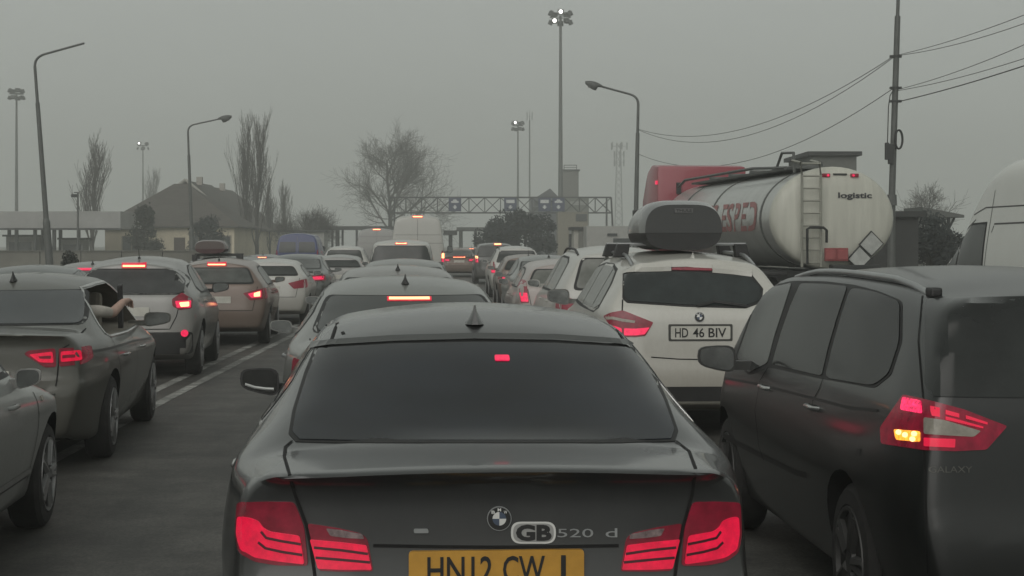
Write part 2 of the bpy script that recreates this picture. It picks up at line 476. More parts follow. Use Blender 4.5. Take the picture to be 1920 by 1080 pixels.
    def mirror(c, y, z, sx=None, m=None, size=(0.19, 0.16, 0.125), out=0.10, glass=True, gm=None):
        for s in ((-1, 1) if sx is None else (sx,)):
            p, n = c.ray(y, z, 'R' if s > 0 else 'L')
            a, d, h = size
            mb = MB(); rr = []
            # housing: rounded pod, flat at the back where the glass sits
            for k in range(9):
                t = k / 8.0; yy = d * t; f = math.sqrt(max(0.0, 1 - t * t)) * 0.98 + 0.02 if t > 0 else 1.0
                ring = []
                for q in range(16):
                    g = 2 * math.pi * q / 16; cx, cz = math.cos(g), math.sin(g)
                    ex = math.copysign(abs(cx) ** 0.55, cx); ez = math.copysign(abs(cz) ** 0.55, cz)
                    tp = 1.0 - 0.34 * (ex * s + 1) * 0.5
                    ring.append((p.x + s * (out + a / 2) - s * a / 2 * 0.0 + a / 2 * f * ex, y + yy, z + h / 2 * f * ez * tp + 0.01 * ex * s))
                rr.append(ring)
            mb.loft(rr)
            mb.box((p.x + s * (out * 0.5), y + d * 0.45, z - h * 0.28), (out * 1.5 + 0.05, 0.07, 0.05))
            o = mb.build('mirror', m or M['plastic'], c.root, 50)
            if glass:
                gl = MB(); ring = []
                for q in range(16):
                    g = 2 * math.pi * q / 16; cx, cz = math.cos(g), math.sin(g)
                    ex = math.copysign(abs(cx) ** 0.55, cx); ez = math.copysign(abs(cz) ** 0.55, cz); tp = 1.0 - 0.34 * (ex * s + 1) * 0.5
                    ring.append((p.x + s * (out + a / 2) + a / 2 * 0.88 * ex, z + h / 2 * 0.86 * ez * tp + 0.01 * ex * s))
                gl.prism(ring, 'y', y - 0.004, y + 0.004)
                gl.build('mirror_glass', gm or MIRG, o)
    def fin(c, y, x=0.0, h=0.07, w=0.06, l=0.16, m=None, rod=False):
        p, n = c.ray(x, y, 't'); mb = MB()
        if rod:
            mb.cyl((x, y, p.z - 0.01), (x, y, p.z + 0.025), 0.02, 0.015, 8); mb.cyl((x, y, p.z + 0.02), (x, y - 0.06, p.z + h), 0.006, 0.004, 6)
        else:
            rr = []
            for k in range(7):
                t = k / 6; ww = w / 2 * (1 - t) ** 1.7 + 0.004; ll = l * (1 - t * 0.85)
                yb = y - l / 2 + 0.0 * t
                rr.append([(x + ww * math.cos(2 * math.pi * q / 10), yb + ll / 2 + ll / 2 * math.sin(2 * math.pi * q / 10) + 0.02 * t, p.z - 0.006 + h * t) for q in range(10)])
            mb.loft(rr)
        return mb.build('antenna', m or M['plastic'], c.root, 50)
    def handle(c, y, z, sx=None, m=None, l=0.20):
        for s in ((-1, 1) if sx is None else (sx,)):
            p, n = c.ray(y, z, 'R' if s > 0 else 'L')
            mb = MB(); x = p.x + s * 0.022
            mb.tube([(p.x - s * 0.01, y - l / 2, z), (x, y - l / 2 + 0.025, z + 0.002), (x + s * 0.004, y, z + 0.003), (x, y + l / 2 - 0.025, z + 0.002), (p.x - s * 0.01, y + l / 2, z)], 0.013, 6)
            mb.build('door_handle', m or M['chrome'], c.root, 60)
    def rail(c, y0, y1, x, h=0.035, m=None, r=0.013):
        out = []
        for s in (-1, 1):
            mb = MB(); pts = []
            for k in range(11):
                t = k / 10; y = y0 + (y1 - y0) * t; p, n = c.ray(s * x, y, 't')
                pts.append((s * x, y, p.z + h * min(1, 6 * t, 6 * (1 - t)) - 0.004))
            mb.tube(pts, r, 8); out.append(mb.build('roof_rail', m or M['silver'], c.root, 60))
        return out
    def plate(c, px, z, w=0.52, h=0.112, m=None, txt=None, tm=None, ax='r', ptilt=0.0):
        p, n = c.ray(px, z, 'r')
        mb = MB(); mb.prism(rnd([(px - w / 2, z - h / 2), (px + w / 2, z - h / 2), (px + w / 2, z + h / 2), (px - w / 2, z + h / 2)], 0.012), 'y', p.y - 0.012, p.y + 0.03)
        o = mb.build('number_plate', m or M['plate_w'], c.root)
        if txt:
            for s, a0, a1 in txt:
                vs, fs = text2d(s, 0.012)
                me = bpy.data.meshes.new('plate_lettering')
                me.from_pydata([(px - w / 2 + w * (a0 + (a1 - a0) * x), p.y - 0.0145, z - h * 0.36 + h * 0.72 * y) for x, y in vs], [], fs)
                link('plate_lettering', me, tm or M['black'], o)
        return o
MIRG = mat('mirror_face', (0.22, 0.23, 0.225), 0.18, 0.85, var=0.3, scale=8)
MIRD = mat('mirror_face_dark', (0.07, 0.072, 0.07), 0.12, 0.85, var=0.3, scale=8)
_wm = {}
def wheel_meshes(r, w, spokes):
    k = (round(r, 3), spokes)
    if k in _wm: return _wm[k]
    mb = MB(); prof = [(-w / 2 + 0.02, r * 0.64), (-w / 2, r * 0.72), (-w / 2 + 0.005, r * 0.90), (-w / 2 + 0.03, r * 0.985), (-w * 0.15, r), (w * 0.15, r), (w / 2 - 0.03, r * 0.985), (w / 2 - 0.005, r * 0.90), (w / 2, r * 0.72), (w / 2 - 0.02, r * 0.64)]
    n = 32
    rr = [[(x, q * math.cos(2 * math.pi * i / n), q * math.sin(2 * math.pi * i / n)) for i in range(n)] for x, q in prof]
    mb.loft(rr); ty = mb.mesh('wheel', 35); ty.materials.append(M['tyre'])
    rb = MB()
    rr = [[(x, q * math.cos(2 * math.pi * i / n), q * math.sin(2 * math.pi * i / n)) for i in range(n)] for x, q in [(w / 2 - 0.012, r * 0.70), (w / 2 + 0.004, r * 0.69), (w / 2 + 0.002, r * 0.64), (w / 2 - 0.03, r * 0.62), (w / 2 - 0.03, r * 0.70)]]
    rb.loft(rr, cap=False)
    xf = w / 2 - 0.015
    for i in range(spokes):
        a = 2 * math.pi * i / spokes
        for da in (-0.13, 0.13):
            c0 = Vector((xf - 0.0, math.cos(a + da * 0.7) * r * 0.16, math.sin(a + da * 0.7) * r * 0.16)); c1 = Vector((xf + 0.004, math.cos(a + da) * r * 0.65, math.sin(a + da) * r * 0.65))
            rb.cyl(c0, c1, 0.028, 0.020, 6)
    rb.cyl((xf - 0.03, 0, 0), (xf + 0.014, 0, 0), r * 0.20, r * 0.16, 16)
    rb.cyl((w / 2 - 0.075, 0, 0), (w / 2 - 0.07, 0, 0), r * 0.66, r * 0.66, 24)
    ri = rb.mesh('rim', 35); ri.materials.append(M['rim'])
    _wm[k] = (ty, ri); return _wm[k]
# ------------------------------------------------------------------ shell shapes
def sc(keys, fy=1.0, fv=1.0, dv=0.0):
    return [(y * fy, v * fv + dv) for y, v in keys] if isinstance(keys, list) else keys
SEDAN = dict(L=4.90, W=0.93, wr=0.335, axles=(0.98, 3.90), cr=[(0, .02), (.6, .03), (1.3, .055), (3.2, .05), (3.9, .05), (4.9, .06)],
    zb=[(0, .27), (.5, .2), (4.5, .2), (4.9, .28)], wb=[(0, .68), (.6, .82), (4.2, .82), (4.9, .6)],
    zm=.70, wm=[(0, .775), (.3, .83), (.95, .905), (1.9, .93), (3.9, .925), (4.5, .86), (4.9, .70)],
    zs=[(0, .985), (1.0, 1.005), (2.0, .98), (3.5, .93), (4.3, .86), (4.9, .66)], ws=[(0, .765), (.3, .80), (1.0, .865), (2.0, .875), (3.5, .865), (4.4, .80), (4.9, .60)],
    zt=[(0, 1.058), (.3, 1.076), (.58, 1.088), (.74, 1.135), (1.0, 1.235), (1.35, 1.365), (1.6, 1.425), (2.05, 1.472), (2.5, 1.475), (2.95, 1.43), (3.35, 1.28), (3.85, 1.01), (4.4, .92), (4.9, .72)],
    wt=[(0, .68), (.58, .69), (1.3, .605), (2.0, .60), (2.8, .60), (3.35, .63), (3.85, .70), (4.9, .52)], rt=[(0, .04), (.6, .08), (1.2, .12), (3.3, .12), (3.9, .1)],
    rear=[(.2, .13), (.33, .03), (.5, 0), (.66, .0), (.71, .055), (.95, .075), (1.02, .06), (1.05, .005), (1.09, 0)], front=[(.2, .10), (.5, 0), (.75, .12)], rcx=.52, rcy=.24, zc=.72, FR=.9)
def sedan(**k):
    S = dict(SEDAN); S.update(k); return S
def boxy(L, W, H, wr=.33, tail=.0, slant=.34, belt=1.0, roof_rear=None, hood=1.02, nose=.78, ws_y=None, wtop=.60, cab=.0, axles=None, wmx=None, roof=None):
    """hatchbacks, SUVs and people carriers: roof to the tail, slanted tailgate"""
    rr = roof_rear or H - .07
    yw = ws_y or L * .74                                     # foot of the windscreen
    ty = yw - (H - hood) * 1.35
    zt = roof or [(0, rr), (.35, rr + .025), (L * .25, H - .01), (L * .42, H), (ty - .1, H - .035), (ty + .15, H - .10)]
    zt = zt + [(yw, hood), (yw + (L - yw) * .55, hood - .07), (L, nose)]
    return dict(L=L, W=W, wr=wr, axles=axles or (L * .185, L * .80), cr=[(0, .05), (.5, .06), (yw, .05), (L, .06)],
        zb=[(0, .30), (.4, .22), (L - .4, .22), (L, .30)], wb=[(0, W - .16), (.5, W - .10), (L - .5, W - .10), (L, W - .30)],
        zm=.72, wm=wmx or [(0, W - .06), (.35, W - .02), (L * .3, W), (L - .9, W - .005), (L - .3, W - .07), (L, W - .2)],
        zs=[(0, belt + .03), (L * .4, belt), (yw, belt - .05), (L, nose - .08)], ws=[(0, W - .11), (.4, W - .06), (L * .4, W - .05), (yw, W - .06), (L - .3, W - .14), (L, W - .3)],
        zt=zt, wt=[(0, wtop - .03), (.6, wtop), (L * .5, wtop), (ty, wtop), (yw, wtop + .08), (L, wtop - .08)], rt=.13,
        rear=[(.2, .12), (.34, .02), (.55, 0), (.72, .02), (belt - .06, .05 + tail), (belt + .02, .07 + tail), (rr - .1, slant), (rr, slant + .02), (H, slant + .02)], front=[(.2, .08), (.5, 0), (.8, .10)], rcx=.48, rcy=.20, zc=.95, FR=1.5)

# ------------------------------------------------------------------ the dark saloon right ahead
PT = {}
BMW = Car('sedan_car', 'dark grey saloon car seen from behind with yellow number plate and GB badge', 'car', (-0.045, 4.95, 0), -0.064, sedan(zt=[(0, 1.07), (.3, 1.08)] + SEDAN['zt'][2:]),
          paint('paint_graphite', (0.019, 0.022, 0.024), .36, .35, .33, coat=.85), 'cars queueing in the traffic jam')
def mrx(x):                                           # left lamp columns to right lamp columns of the same car
    return 1277 - (x - 578) * .934 if x > 578 else 1389 - (x - 443) * .83
def mrp(poly): return [(mrx(x), y) for x, y in poly][::-1]
b = BMW
rw = [(598, 654), (740, 646), (890, 643), (1040, 645), (1180, 653), (1213, 688), (1244, 752), (1264, 806), (1258, 824), (1160, 827), (905, 827), (650, 827), (562, 825), (549, 811), (556, 770), (578, 702)]
cx_, cy_ = 905, 740
b.patch('window_trim', [(cx_ + (x - cx_) * 1.022, cy_ + (y - cy_) * 1.055 - 1) for x, y in rw], 'c', M['trim'], off=.002, grid=14)
rwin = b.patch('rear_window', rw, 'c', mat('tinted_rear_glass', (0.007, 0.009, 0.013), 0.09, var=0.85, scale=1.3, spec=.30), off=.005, grid=14)  # blotches in the glass colour stand in for uneven sky reflections
b.patch('brake_light_or_reflection', rnd([(927, 669), (954, 669), (956, 679), (928, 679)], 3), 'c', M['lamp_pink'], off=.009, grid=8, skirt=.004)  # red reflection on the glass, made as a glowing patch; no lamp here
b.seam([[(590, 648), (740, 638), (890, 634), (1040, 636), (1186, 646)]], 'c', w=.05, m=paint('paint_graphite_lip_lit', (0.07, 0.075, 0.075), .3, .3, .4), off=.010, step=14, name='roof_spoiler', thick=.012)  # paler copy of the body paint: the bright edge is put into the colour
b.seam([[(638, 592), (632, 606), (621, 640)], [(1136, 592), (1152, 612), (1172, 642)]], 'c', w=.014, step=8)
b.seam([[(548, 827), (535, 838), (533, 856), (540, 880), (553, 926), (575, 985), (584, 1032), (592, 1090)], [(1267, 827), (1292, 846), (1304, 878), (1297, 930), (1281, 985), (1272, 1030), (1264, 1090)]], 'c', w=.010, step=10)
outer = [(447, 942), (500, 940), (552, 941), (562, 965), (571, 990), (578, 1061), (520, 1060), (478, 1053), (450, 1036), (444, 1000)]
inner = [(577, 981), (630, 989), (678, 1000), (689, 1010), (700, 1071), (640, 1072), (598, 1070), (588, 1030)]
litb = [(451, 968), (470, 970), (487, 976), (494, 988), (508, 996), (563, 1004), (572, 1058), (520, 1052), (480, 1045), (455, 1030), (449, 1000)]
liti = [(582, 1011), (640, 1016), (687, 1022), (697, 1068), (640, 1068), (597, 1066)]
gapo = [[(492, 996), (502, 1008), (530, 1014), (566, 1020)], [(487, 1016), (500, 1027), (530, 1034), (569, 1040)]]
gapi = [[(590, 1026), (640, 1031), (690, 1038)], [(593, 1045), (640, 1049), (694, 1054)]]
for f in (lambda q: q, mrp):
    h = b.patch('tail_light', rnd(f(outer), 8), 'c', M['lamp_red'], off=.006, grid=10)
    b.patch('lamp_strip', rnd(f(litb), 6), 'c', M['lamp_lit'], off=.011, grid=10, parent=h)
    b.seam([f(g) for g in gapo], 'c', w=.008, m=mat('lamp_divider', (0.05, 0.004, 0.01), .4, var=0), off=.013, step=6, name='lamp_divider', parent=h)
    h2 = b.patch('tail_light', rnd(f(inner), 6), 'c', M['lamp_red'], off=.006, grid=10)
    b.patch('lamp_strip', rnd(f(liti), 3), 'c', M['lamp_lit'], off=.011, grid=10, parent=h2)
    b.seam([f(g) for g in gapi], 'c', w=.008, m=MATS['lamp_divider'], off=.013, step=6, name='lamp_divider', parent=h2)
    b.patch('reflector', rnd(f([(612, 990), (640, 993), (680, 1001), (683, 1010), (650, 1008), (620, 1004)]), 3), 'c', mat('lamp_reflector_grey', (0.20, 0.15, 0.15), .25, var=.5, scale=40), off=.011, grid=8, parent=h2)
# plate and badges
p0, n0 = b.ray(931, 1066, 'c')
pl = b.plate(p0.x, p0.z, .525, .112, M['plate_y'], [('HN12', .105, .475), ('CW', .535, .775), ('J', .835, .895)])
def roundel(c, px, py, r, ax='c', parent=None):
    circ = lambda q, n=28: [(px + q * math.cos(2 * math.pi * k / n), py + q * math.sin(2 * math.pi * k / n)) for k in range(n)]
    e = c.patch('emblem', circ(r), ax, M['silver'], off=.006, grid=r * .6, skirt=.006)
    c.patch('emblem_ring', circ(r * .93), ax, M['black'], off=.0075, grid=r * .6, skirt=0, parent=e)
    for q in range(4):
        a0 = math.pi / 2 * q; pts = [(px, py)] + [(px + r * .56 * math.cos(a0 + math.pi / 2 * k / 6), py + r * .56 * math.sin(a0 + math.pi / 2 * k / 6)) for k in range(7)]
        c.patch('emblem_quadrant', pts, ax, M['white'] if q in (0, 2) else mat('emblem_blue', (0.05, 0.07, 0.11), .4, var=0), off=.009, grid=r * .6, skirt=0, parent=e)
    for s, x in (('B', -.5), ('M', 0), ('W', .5)):
        yy = py - r * (.74 if s == 'M' else .54)
        c.text(s, (px + r * x - r * .14, px + r * x + r * .14, yy + r * .13, yy - r * .13), ax, M['white'], 'emblem_lettering', e, off=.0095, bold=.02)
    return e
b.seam([[(700, 1023), (820, 1025), (931, 1026), (1040, 1025), (1160, 1023)]], 'c', w=.010, step=14)
roundel(b, 936, 972, 23)
gb = b.patch('country_sticker', rnd([(958, 978), (1042, 978), (1042, 1019), (958, 1019)], 19, 8), 'c', M['white'], off=.005, grid=10, skirt=.004)
b.patch('sticker_border', rnd([(962, 981), (1038, 981), (1038, 1016), (962, 1016)], 17, 8), 'c', mat('sticker_grey', (0.30, 0.30, 0.29), .5, var=.1), off=.006, grid=10, skirt=0, parent=gb)
b.text('GB', (967, 1034, 1014, 983), 'c', M['black'], 'lettering', gb, off=.008, bold=.05)
b.text('520', (1045, 1112, 1007, 991), 'c', M['silver'], 'model_lettering', None, off=.006, bold=.0)
b.text('d', (1135, 1157, 1007, 990), 'c', M['silver'], 'model_lettering', None, off=.006)
b.patch('boot_mark', rnd([(776, 991), (802, 991), (804, 999), (776, 999)], 3), 'c', M['silver'], off=.01, grid=8)  # small silver mark on the boot lid
b.fin(1.62, 0, .075, .075, .19, MATS['paint_graphite'])
swb = [(1.30, 1.08), (1.42, 1.22), (1.75, 1.34), (2.15, 1.385), (2.6, 1.375), (3.0, 1.28), (3.35, 1.12), (3.45, 1.03), (2.4, 1.04)]
for ax in 'LR':
    b.patch('window_trim', [(2.4 + (y - 2.4) * 1.025, 1.2 + (z - 1.2) * 1.09) for y, z in swb], ax, M['chrome'], off=.002, grid=.08)
    b.patch('side_window', [q for q in swb if q[0] < 2.3] + [(2.3, 1.38), (2.3, 1.04)], ax, M['glass'], off=.006, grid=.08)
    b.patch('side_window', [(2.36, 1.04), (2.36, 1.382)] + [q for q in swb if q[0] > 2.45], ax, M['glass'], off=.006, grid=.08)
b.patch('windscreen', rnd([(-.60, 1.34), (.60, 1.34), (.68, 1.05), (-.68, 1.05)], .05), 'f', M['glass'], off=.004, grid=.1)
b.seam([[(1.15, .98), (1.35, .45)], [(2.33, 1.02), (2.33, .32)], [(3.45, 1.0), (3.45, .35)]], 'L', both=True)
for y in (1.55, 2.75): b.handle(y, .89 if y < 2 else .87)
b.mirror(3.05, 1.085, -1, size=(.185, .17, .145), out=.085, gm=MIRD)
p, n = b.ray(3.05, 1.085, 'L'); mb = MB()
mb.tube([(p.x - .245, 3.040, 1.070), (p.x - .20, 3.040, 1.055), (p.x - .15, 3.040, 1.048), (p.x - .11, 3.040, 1.046)], .007, 6); mb.build('mirror_reflection_strip', mat('mirror_reflection_pale', (.42, .43, .42), .4, .3, var=.1), [o for o in b.root.children if o.name.startswith('mirror')][0])  # bright reflection in the mirror glass, modelled as a pale strip
b.mirror(2.98, 1.05, 1, size=(.075, .24, .15), out=.0, glass=False)      # folded in
for s in (-1, 1): b.patch('headlight', rnd([(s * .45, .62), (s * .8, .66), (s * .8, .74), (s * .5, .76)], .03), 'f', M['lamp_clear'], off=.004, grid=.08)

# ------------------------------------------------------------------ the dark people carrier on the right
GS = boxy(4.82, .93, 1.625, .345, 0.0, .30, 1.06, 1.545, 1.06, .80, 4.05, .70, axles=(.98, 3.85))
GS.update(rim=mat('rim_dark', (.06, .06, .058), .5, .3, var=.3), rcx=.18, rcy=.07, rt=.09, rear=[(.2, .12), (.34, .02), (.55, 0), (.72, .02), (1.0, .045), (1.08, .055), (1.45, .21), (1.535, .25), (1.565, .235), (1.7, .235)],  # rims in a darker colour than the other cars
          wt=[(0, .70), (.6, .715), (2.4, .715), (3.2, .72), (4.05, .88), (4.82, .62)], FR=1.1)
G = Car('people_carrier', 'dark people carrier with roof rails on the right with orange lit brake lamp', 'car', (2.43, 6.40, 0), -.058, GS,
        paint('paint_dark_green_black', (0.009, 0.011, 0.011), .36, .15, .09, (.07, .067, .06), coat=.42), 'cars queueing in the traffic jam')
g = G
def gx(p): return [(1280 + x * .5556, 480 + y * .5556) for x, y in p]
tr = [(176, 345), (232, 190), (283, 104), (374, 84), (480, 86), (575, 97), (660, 118), (742, 152), (740, 290), (704, 402), (648, 447), (560, 430), (470, 415), (292, 376), (222, 404)]
g.patch('window_trim', rnd(gx(tr), 8), 'c', M['trim'], off=.002, grid=8)
fw = g.patch('side_window', gx([(186, 342), (238, 194), (288, 110), (370, 92), (342, 180), (312, 270), (288, 362), (225, 394)]), 'c', M['glass_grey'], off=.006, grid=8, r=5)
g.patch('side_window', gx([(304, 366), (334, 262), (366, 170), (400, 94), (480, 96), (558, 104), (520, 220), (494, 310), (472, 405)]), 'c', mat('tinted_side_glass', (0.010, 0.011, 0.011), .08, var=.6, spec=.14, scale=2.2), off=.006, grid=8, r=6)
g.patch('side_window', gx([(484, 411), (508, 310), (536, 210), (570, 108), (650, 122), (736, 155), (733, 290), (698, 398), (645, 438)]), 'c', MATS['tinted_side_glass'], off=.006, grid=8, r=12)
gl = [(1736, 562), (1900, 558), (2200, 556), (2392, 562), (2402, 700), (2380, 744), (2200, 746), (1900, 746), (1750, 744), (1736, 725)]
g.patch('rear_window', gl, 'c', mat('people_carrier_rear_glass', (.016, .018, .017), .14, var=.6, scale=1.6, spec=.45), off=.006, grid=14, r=8)
lp = [(1695, 740), (1736, 749), (1807, 768), (1888, 799), (1849, 843), (1790, 846), (1733, 844), (1654, 832), (1652, 802)]
h = g.patch('tail_light', rnd(lp, 5), 'c', mat('lamp_lens_red_glow', (0.12, 0.006, 0.02), .2, var=.25, scale=20, emit=(.8, .006, .06), estr=.09), off=.006, grid=10)
g.patch('tail_light', rnd(lp, 5), 'c', MATS['lamp_lens_red_glow'], off=.006, grid=10, mirror=True)
g.patch('lamp_strip', rnd([(1696, 745), (1730, 752), (1731, 776), (1692, 769)], 4), 'c', mat('lamp_led_pink', (.4, .02, .05), .3, var=.7, scale=70, emit=(1, .02, .12), estr=.8), off=.011, grid=8, parent=h)
g.patch('lamp_bulb', rnd([(1680, 805), (1700, 807), (1728, 809), (1728, 829), (1684, 825)], 4), 'c', M['lamp_amber'], off=.011, grid=8, parent=h)
for q in ((1690, 811), (1702, 816), (1719, 814), (1716, 824)):
    g.patch('lamp_bulb', [(q[0] + 5 * math.cos(k), q[1] + 5 * math.sin(k)) for k in [i * math.pi / 4 for i in range(8)]], 'c', M['lamp_hot'], off=.014, grid=8, parent=h, skirt=.004)
g.patch('lamp_reflector', rnd([(1736, 783), (1770, 788), (1838, 808), (1824, 819), (1736, 814)], 4), 'c', M['lamp_clear'], off=.011, grid=8, parent=h)
g.patch('lamp_strip', rnd([(1736, 821), (1790, 823), (1789, 839), (1736, 837)], 2), 'c', mat('lamp_dim', (.3, .01, .03), .3, var=.1, emit=(.9, .012, .06), estr=.45), off=.011, grid=8, parent=h)
for q in ([(1748, 762), (1761, 765), (1761, 782), (1749, 780)], [(1772, 769), (1797, 776), (1797, 783), (1772, 777)], [(1772, 781), (1800, 788), (1842, 800), (1842, 803), (1772, 787)], [(1810, 779), (1850, 792), (1850, 796), (1810, 785)]):
    g.patch('lamp_strip', q, 'c', MATS['lamp_dim'], off=.011, grid=8, parent=h, skirt=.004)
g.seam([[(1732, 745), (1731, 790), (1733, 845), (1736, 900), (1738, 1000), (1740, 1075)], [(1730, 555), (1722, 640), (1731, 745)]], 'c', w=.008, step=12)
g.text('GALAXY', (1742, 1822, 886, 874), 'c', mat('badge_dull', (.10, .10, .09), .4, .4, var=.3, scale=30), 'model_lettering', None, off=.006)
g.seam([gx([(476, 412), (462, 448), (440, 490), (438, 520)]), gx([(290, 375), (262, 420), (245, 520), (258, 640), (275, 690)]), gx([(180, 345), (150, 380), (110, 420), (112, 560), (125, 610)])], 'c', w=.008, step=12)
g.seam([gx([(90, 402), (250, 432), (440, 480), (560, 512), (660, 522)])], 'c', w=.014, step=12, m=mat('crease_dark', (.008, .009, .009), .5, var=0), name='body_crease')
g.seam([gx([(120, 600), (200, 640), (300, 690), (380, 730), (420, 740)])], 'c', w=.03, step=12, m=M['plastic'], name='side_moulding')
g.rail(.62, 3.1, .64, .022, M['silver'], .016)
mbx = MB()
for s in (-1, 1):
    p, n = g.ray(s * .64, .62, 't'); mbx = MB(); mbx.box((s * .64, .60, p.z + .012), (.05, .09, .04)); mbx.build('rail_foot', M['plastic'], g.root, bevel=.012)
g.handle(1.62, .955, -1, M['chrome']); g.handle(2.72, .955, -1, M['chrome']); g.handle(1.62, .955, 1); g.handle(2.72, .955, 1)
g.mirror(3.18, 1.085, m=mat('mirror_cover_grey', (.05, .052, .05), .4, .2, var=.2), size=(.22, .16, .17), out=.11)
g.fin(.72, .0, .05, .055, .15, M['plastic'])
for ax in 'R':
    g.patch('side_window', [(2.2, 1.10), (2.2, 1.47), (2.9, 1.45), (3.3, 1.25), (3.4, 1.10)], ax, M['glass_grey'], off=.005, grid=.1)
    g.patch('side_window', [(.55, 1.12), (.7, 1.44), (2.1, 1.475), (2.1, 1.10)], ax, MATS['tinted_side_glass'], off=.005, grid=.1)
g.patch('windscreen', rnd([(-.60, 1.50), (.60, 1.50), (.70, 1.10), (-.70, 1.10)], .05), 'f', M['glass'], off=.004, grid=.1)
pl = g.plate(0, .80, m=M['plate_w'])
for s in (-1, 1): g.patch('headlight', rnd([(s * .45, .66), (s * .8, .70), (s * .8, .80), (s * .5, .80)], .03), 'f', M['lamp_clear'], off=.004, grid=.08)

# ------------------------------------------------------------------ the white SUV with the roof box
XS = boxy(4.65, .94, 1.665, .36, 0.0, .36, 1.10, 1.595, 1.10, .85, 3.50, .60, axles=(.92, 3.74))
x = Car('suv', 'dirty white SUV with black roof box and plate HD 46 BIV', 'car', (1.69, 14.75, 0), -.056, XS, paint('paint_white_suv', (.58, .58, .54), .3, .0, .58, (.20, .17, .125)), 'cars queueing in the traffic jam')
def xp(p): return [(1080 + a * .3704, 360 + b_ * .3704) for a, b_ in p]
x.patch('window_trim', xp([(238, 402), (300, 384), (560, 378), (885, 412), (948, 490), (940, 560), (860, 590), (560, 582), (258, 562), (234, 540)]), 'c', M['trim'], off=.003, grid=5, r=3)
x.patch('rear_window', xp([(246, 418), (320, 408), (560, 406), (880, 432), (936, 492), (925, 552), (850, 578), (560, 572), (265, 552), (243, 532)]), 'c', mat('suv_rear_glass', (.024, .029, .029), .14, var=.3), off=.008, grid=5, r=3)
x.seam([xp([(246, 402), (330, 384), (480, 380)]), xp([(690, 388), (800, 398), (890, 412)])], 'c', w=.08, off=.012, m=MATS['paint_white_suv'], step=8, name='roof_spoiler', thick=.01)
x.patch('brake_light_or_reflection', xp([(484, 385), (560, 382), (688, 388), (688, 400), (484, 396)]), 'c', M['lamp_red'], off=.016, grid=8)
tl = xp([(140, 628), (180, 610), (238, 600), (392, 660), (352, 728), (300, 734), (242, 732), (195, 706)])
for mi in (False, True):
    h = x.patch('tail_light', rnd(tl, 3), 'c', M['lamp_red'], off=.006, grid=6, mirror=mi)
    x.patch('lamp_reflector', xp([(152, 632), (190, 632), (235, 642), (300, 652), (296, 664), (234, 656), (190, 646), (158, 646)]), 'c', M['lamp_clear'], off=.011, grid=6, parent=h, mirror=mi)
    x.patch('lamp_strip', rnd(xp([(172, 672), (200, 680), (232, 690), (232, 724), (202, 704)]), 2), 'c', M['lamp_pink'], off=.011, grid=6, parent=h, mirror=mi)
    x.patch('lamp_strip', rnd(xp([(244, 690), (300, 692), (372, 686), (348, 720), (300, 726), (244, 726)]), 2), 'c', M['lamp_pink'], off=.011, grid=6, parent=h, mirror=mi)
x.seam([xp([(236, 545), (234, 600), (240, 735), (262, 800)])], 'c', w=.012, step=6)
x.seam([xp([(380, 836), (520, 846), (640, 848), (720, 846)])], 'c', w=.010, step=6)
x.patch('bumper_skirt', [(-.72, .34), (.72, .34), (.74, .47), (-.74, .47)], 'r', M['plastic'], off=.006, grid=.08, r=.03)
x.patch('skid_plate', [(-.55, .225), (.55, .225), (.60, .33), (-.60, .33)], 'r', mat('skid_silver', (.22, .22, .20), .5, .2, var=.2), off=.008, grid=.08, r=.02)
for s in (-1, 1): x.patch('reflector', [(s * .50, .55), (s * .75, .56), (s * .75, .60), (s * .50, .60)], 'r', M['lamp_red'], off=.006, grid=.08)
p0, n0 = x.ray(*xp([(630, 712)])[0], 'c')
fr_ = MB(); q0, q1 = x.ray(p0.x, p0.z, 'r'); fr_.prism(rnd([(p0.x - .285, p0.z - .075), (p0.x + .285, p0.z - .075), (p0.x + .285, p0.z + .075), (p0.x - .285, p0.z + .075)], .012), 'y', q0.y - .009, q0.y + .03); fr_.build('plate_frame', mat('plate_frame_grey', (.05, .05, .045), .6, var=.2), x.root)
x.plate(p0.x, p0.z, .53, .115, M['plate_w'], [('HD', .07, .29), ('46', .37, .56), ('BIV', .63, .93)])
ex, ey = xp([(625, 634)])[0]; roundel(x, ex, ey, 9.5)
sws = [(.62, 1.16), (.75, 1.36), (.95, 1.48), (1.4, 1.52), (2.0, 1.525), (2.6, 1.49), (3.0, 1.36), (3.32, 1.15), (2.2, 1.12), (.9, 1.11)]
for ax in 'LR':
    x.patch('window_trim', [(1.95 + (a - 1.95) * 1.03, 1.31 + (q - 1.31) * 1.09) for a, q in sws], ax, M['trim'], off=.002, grid=.08)
    x.patch('side_window', [(.90, 1.125), (.64, 1.17), (.76, 1.355), (.95, 1.47), (1.12, 1.49), (1.08, 1.13)], ax, M['glass_light'], off=.006, grid=.08)
    x.patch('side_window', [(1.14, 1.13), (1.18, 1.50), (1.6, 1.515), (2.0, 1.515), (2.0, 1.13)], ax, M['glass_light'], off=.006, grid=.08)
    x.patch('side_window', [(2.06, 1.13), (2.06, 1.515), (2.6, 1.48), (3.0, 1.35), (3.28, 1.16)], ax, M['glass_light'], off=.006, grid=.08)
x.patch('windscreen', rnd([(-.58, 1.54), (.58, 1.54), (.68, 1.15), (-.68, 1.15)], .05), 'f', M['glass'], off=.004, grid=.1)
for y in (1.3, 2.45): x.handle(y, 1.0, None, MATS['paint_white_suv'])
x.mirror(3.05, 1.17, m=mat('mirror_cover_pale', (.16, .16, .15), .4, var=.2), size=(.24, .18, .19), out=.10)
x.seam([xp([(610, 582), (700, 560), (800, 572), (862, 582)])], 'c', w=.03, m=M['plastic'], step=6, off=.02, name='wiper', thick=.01)
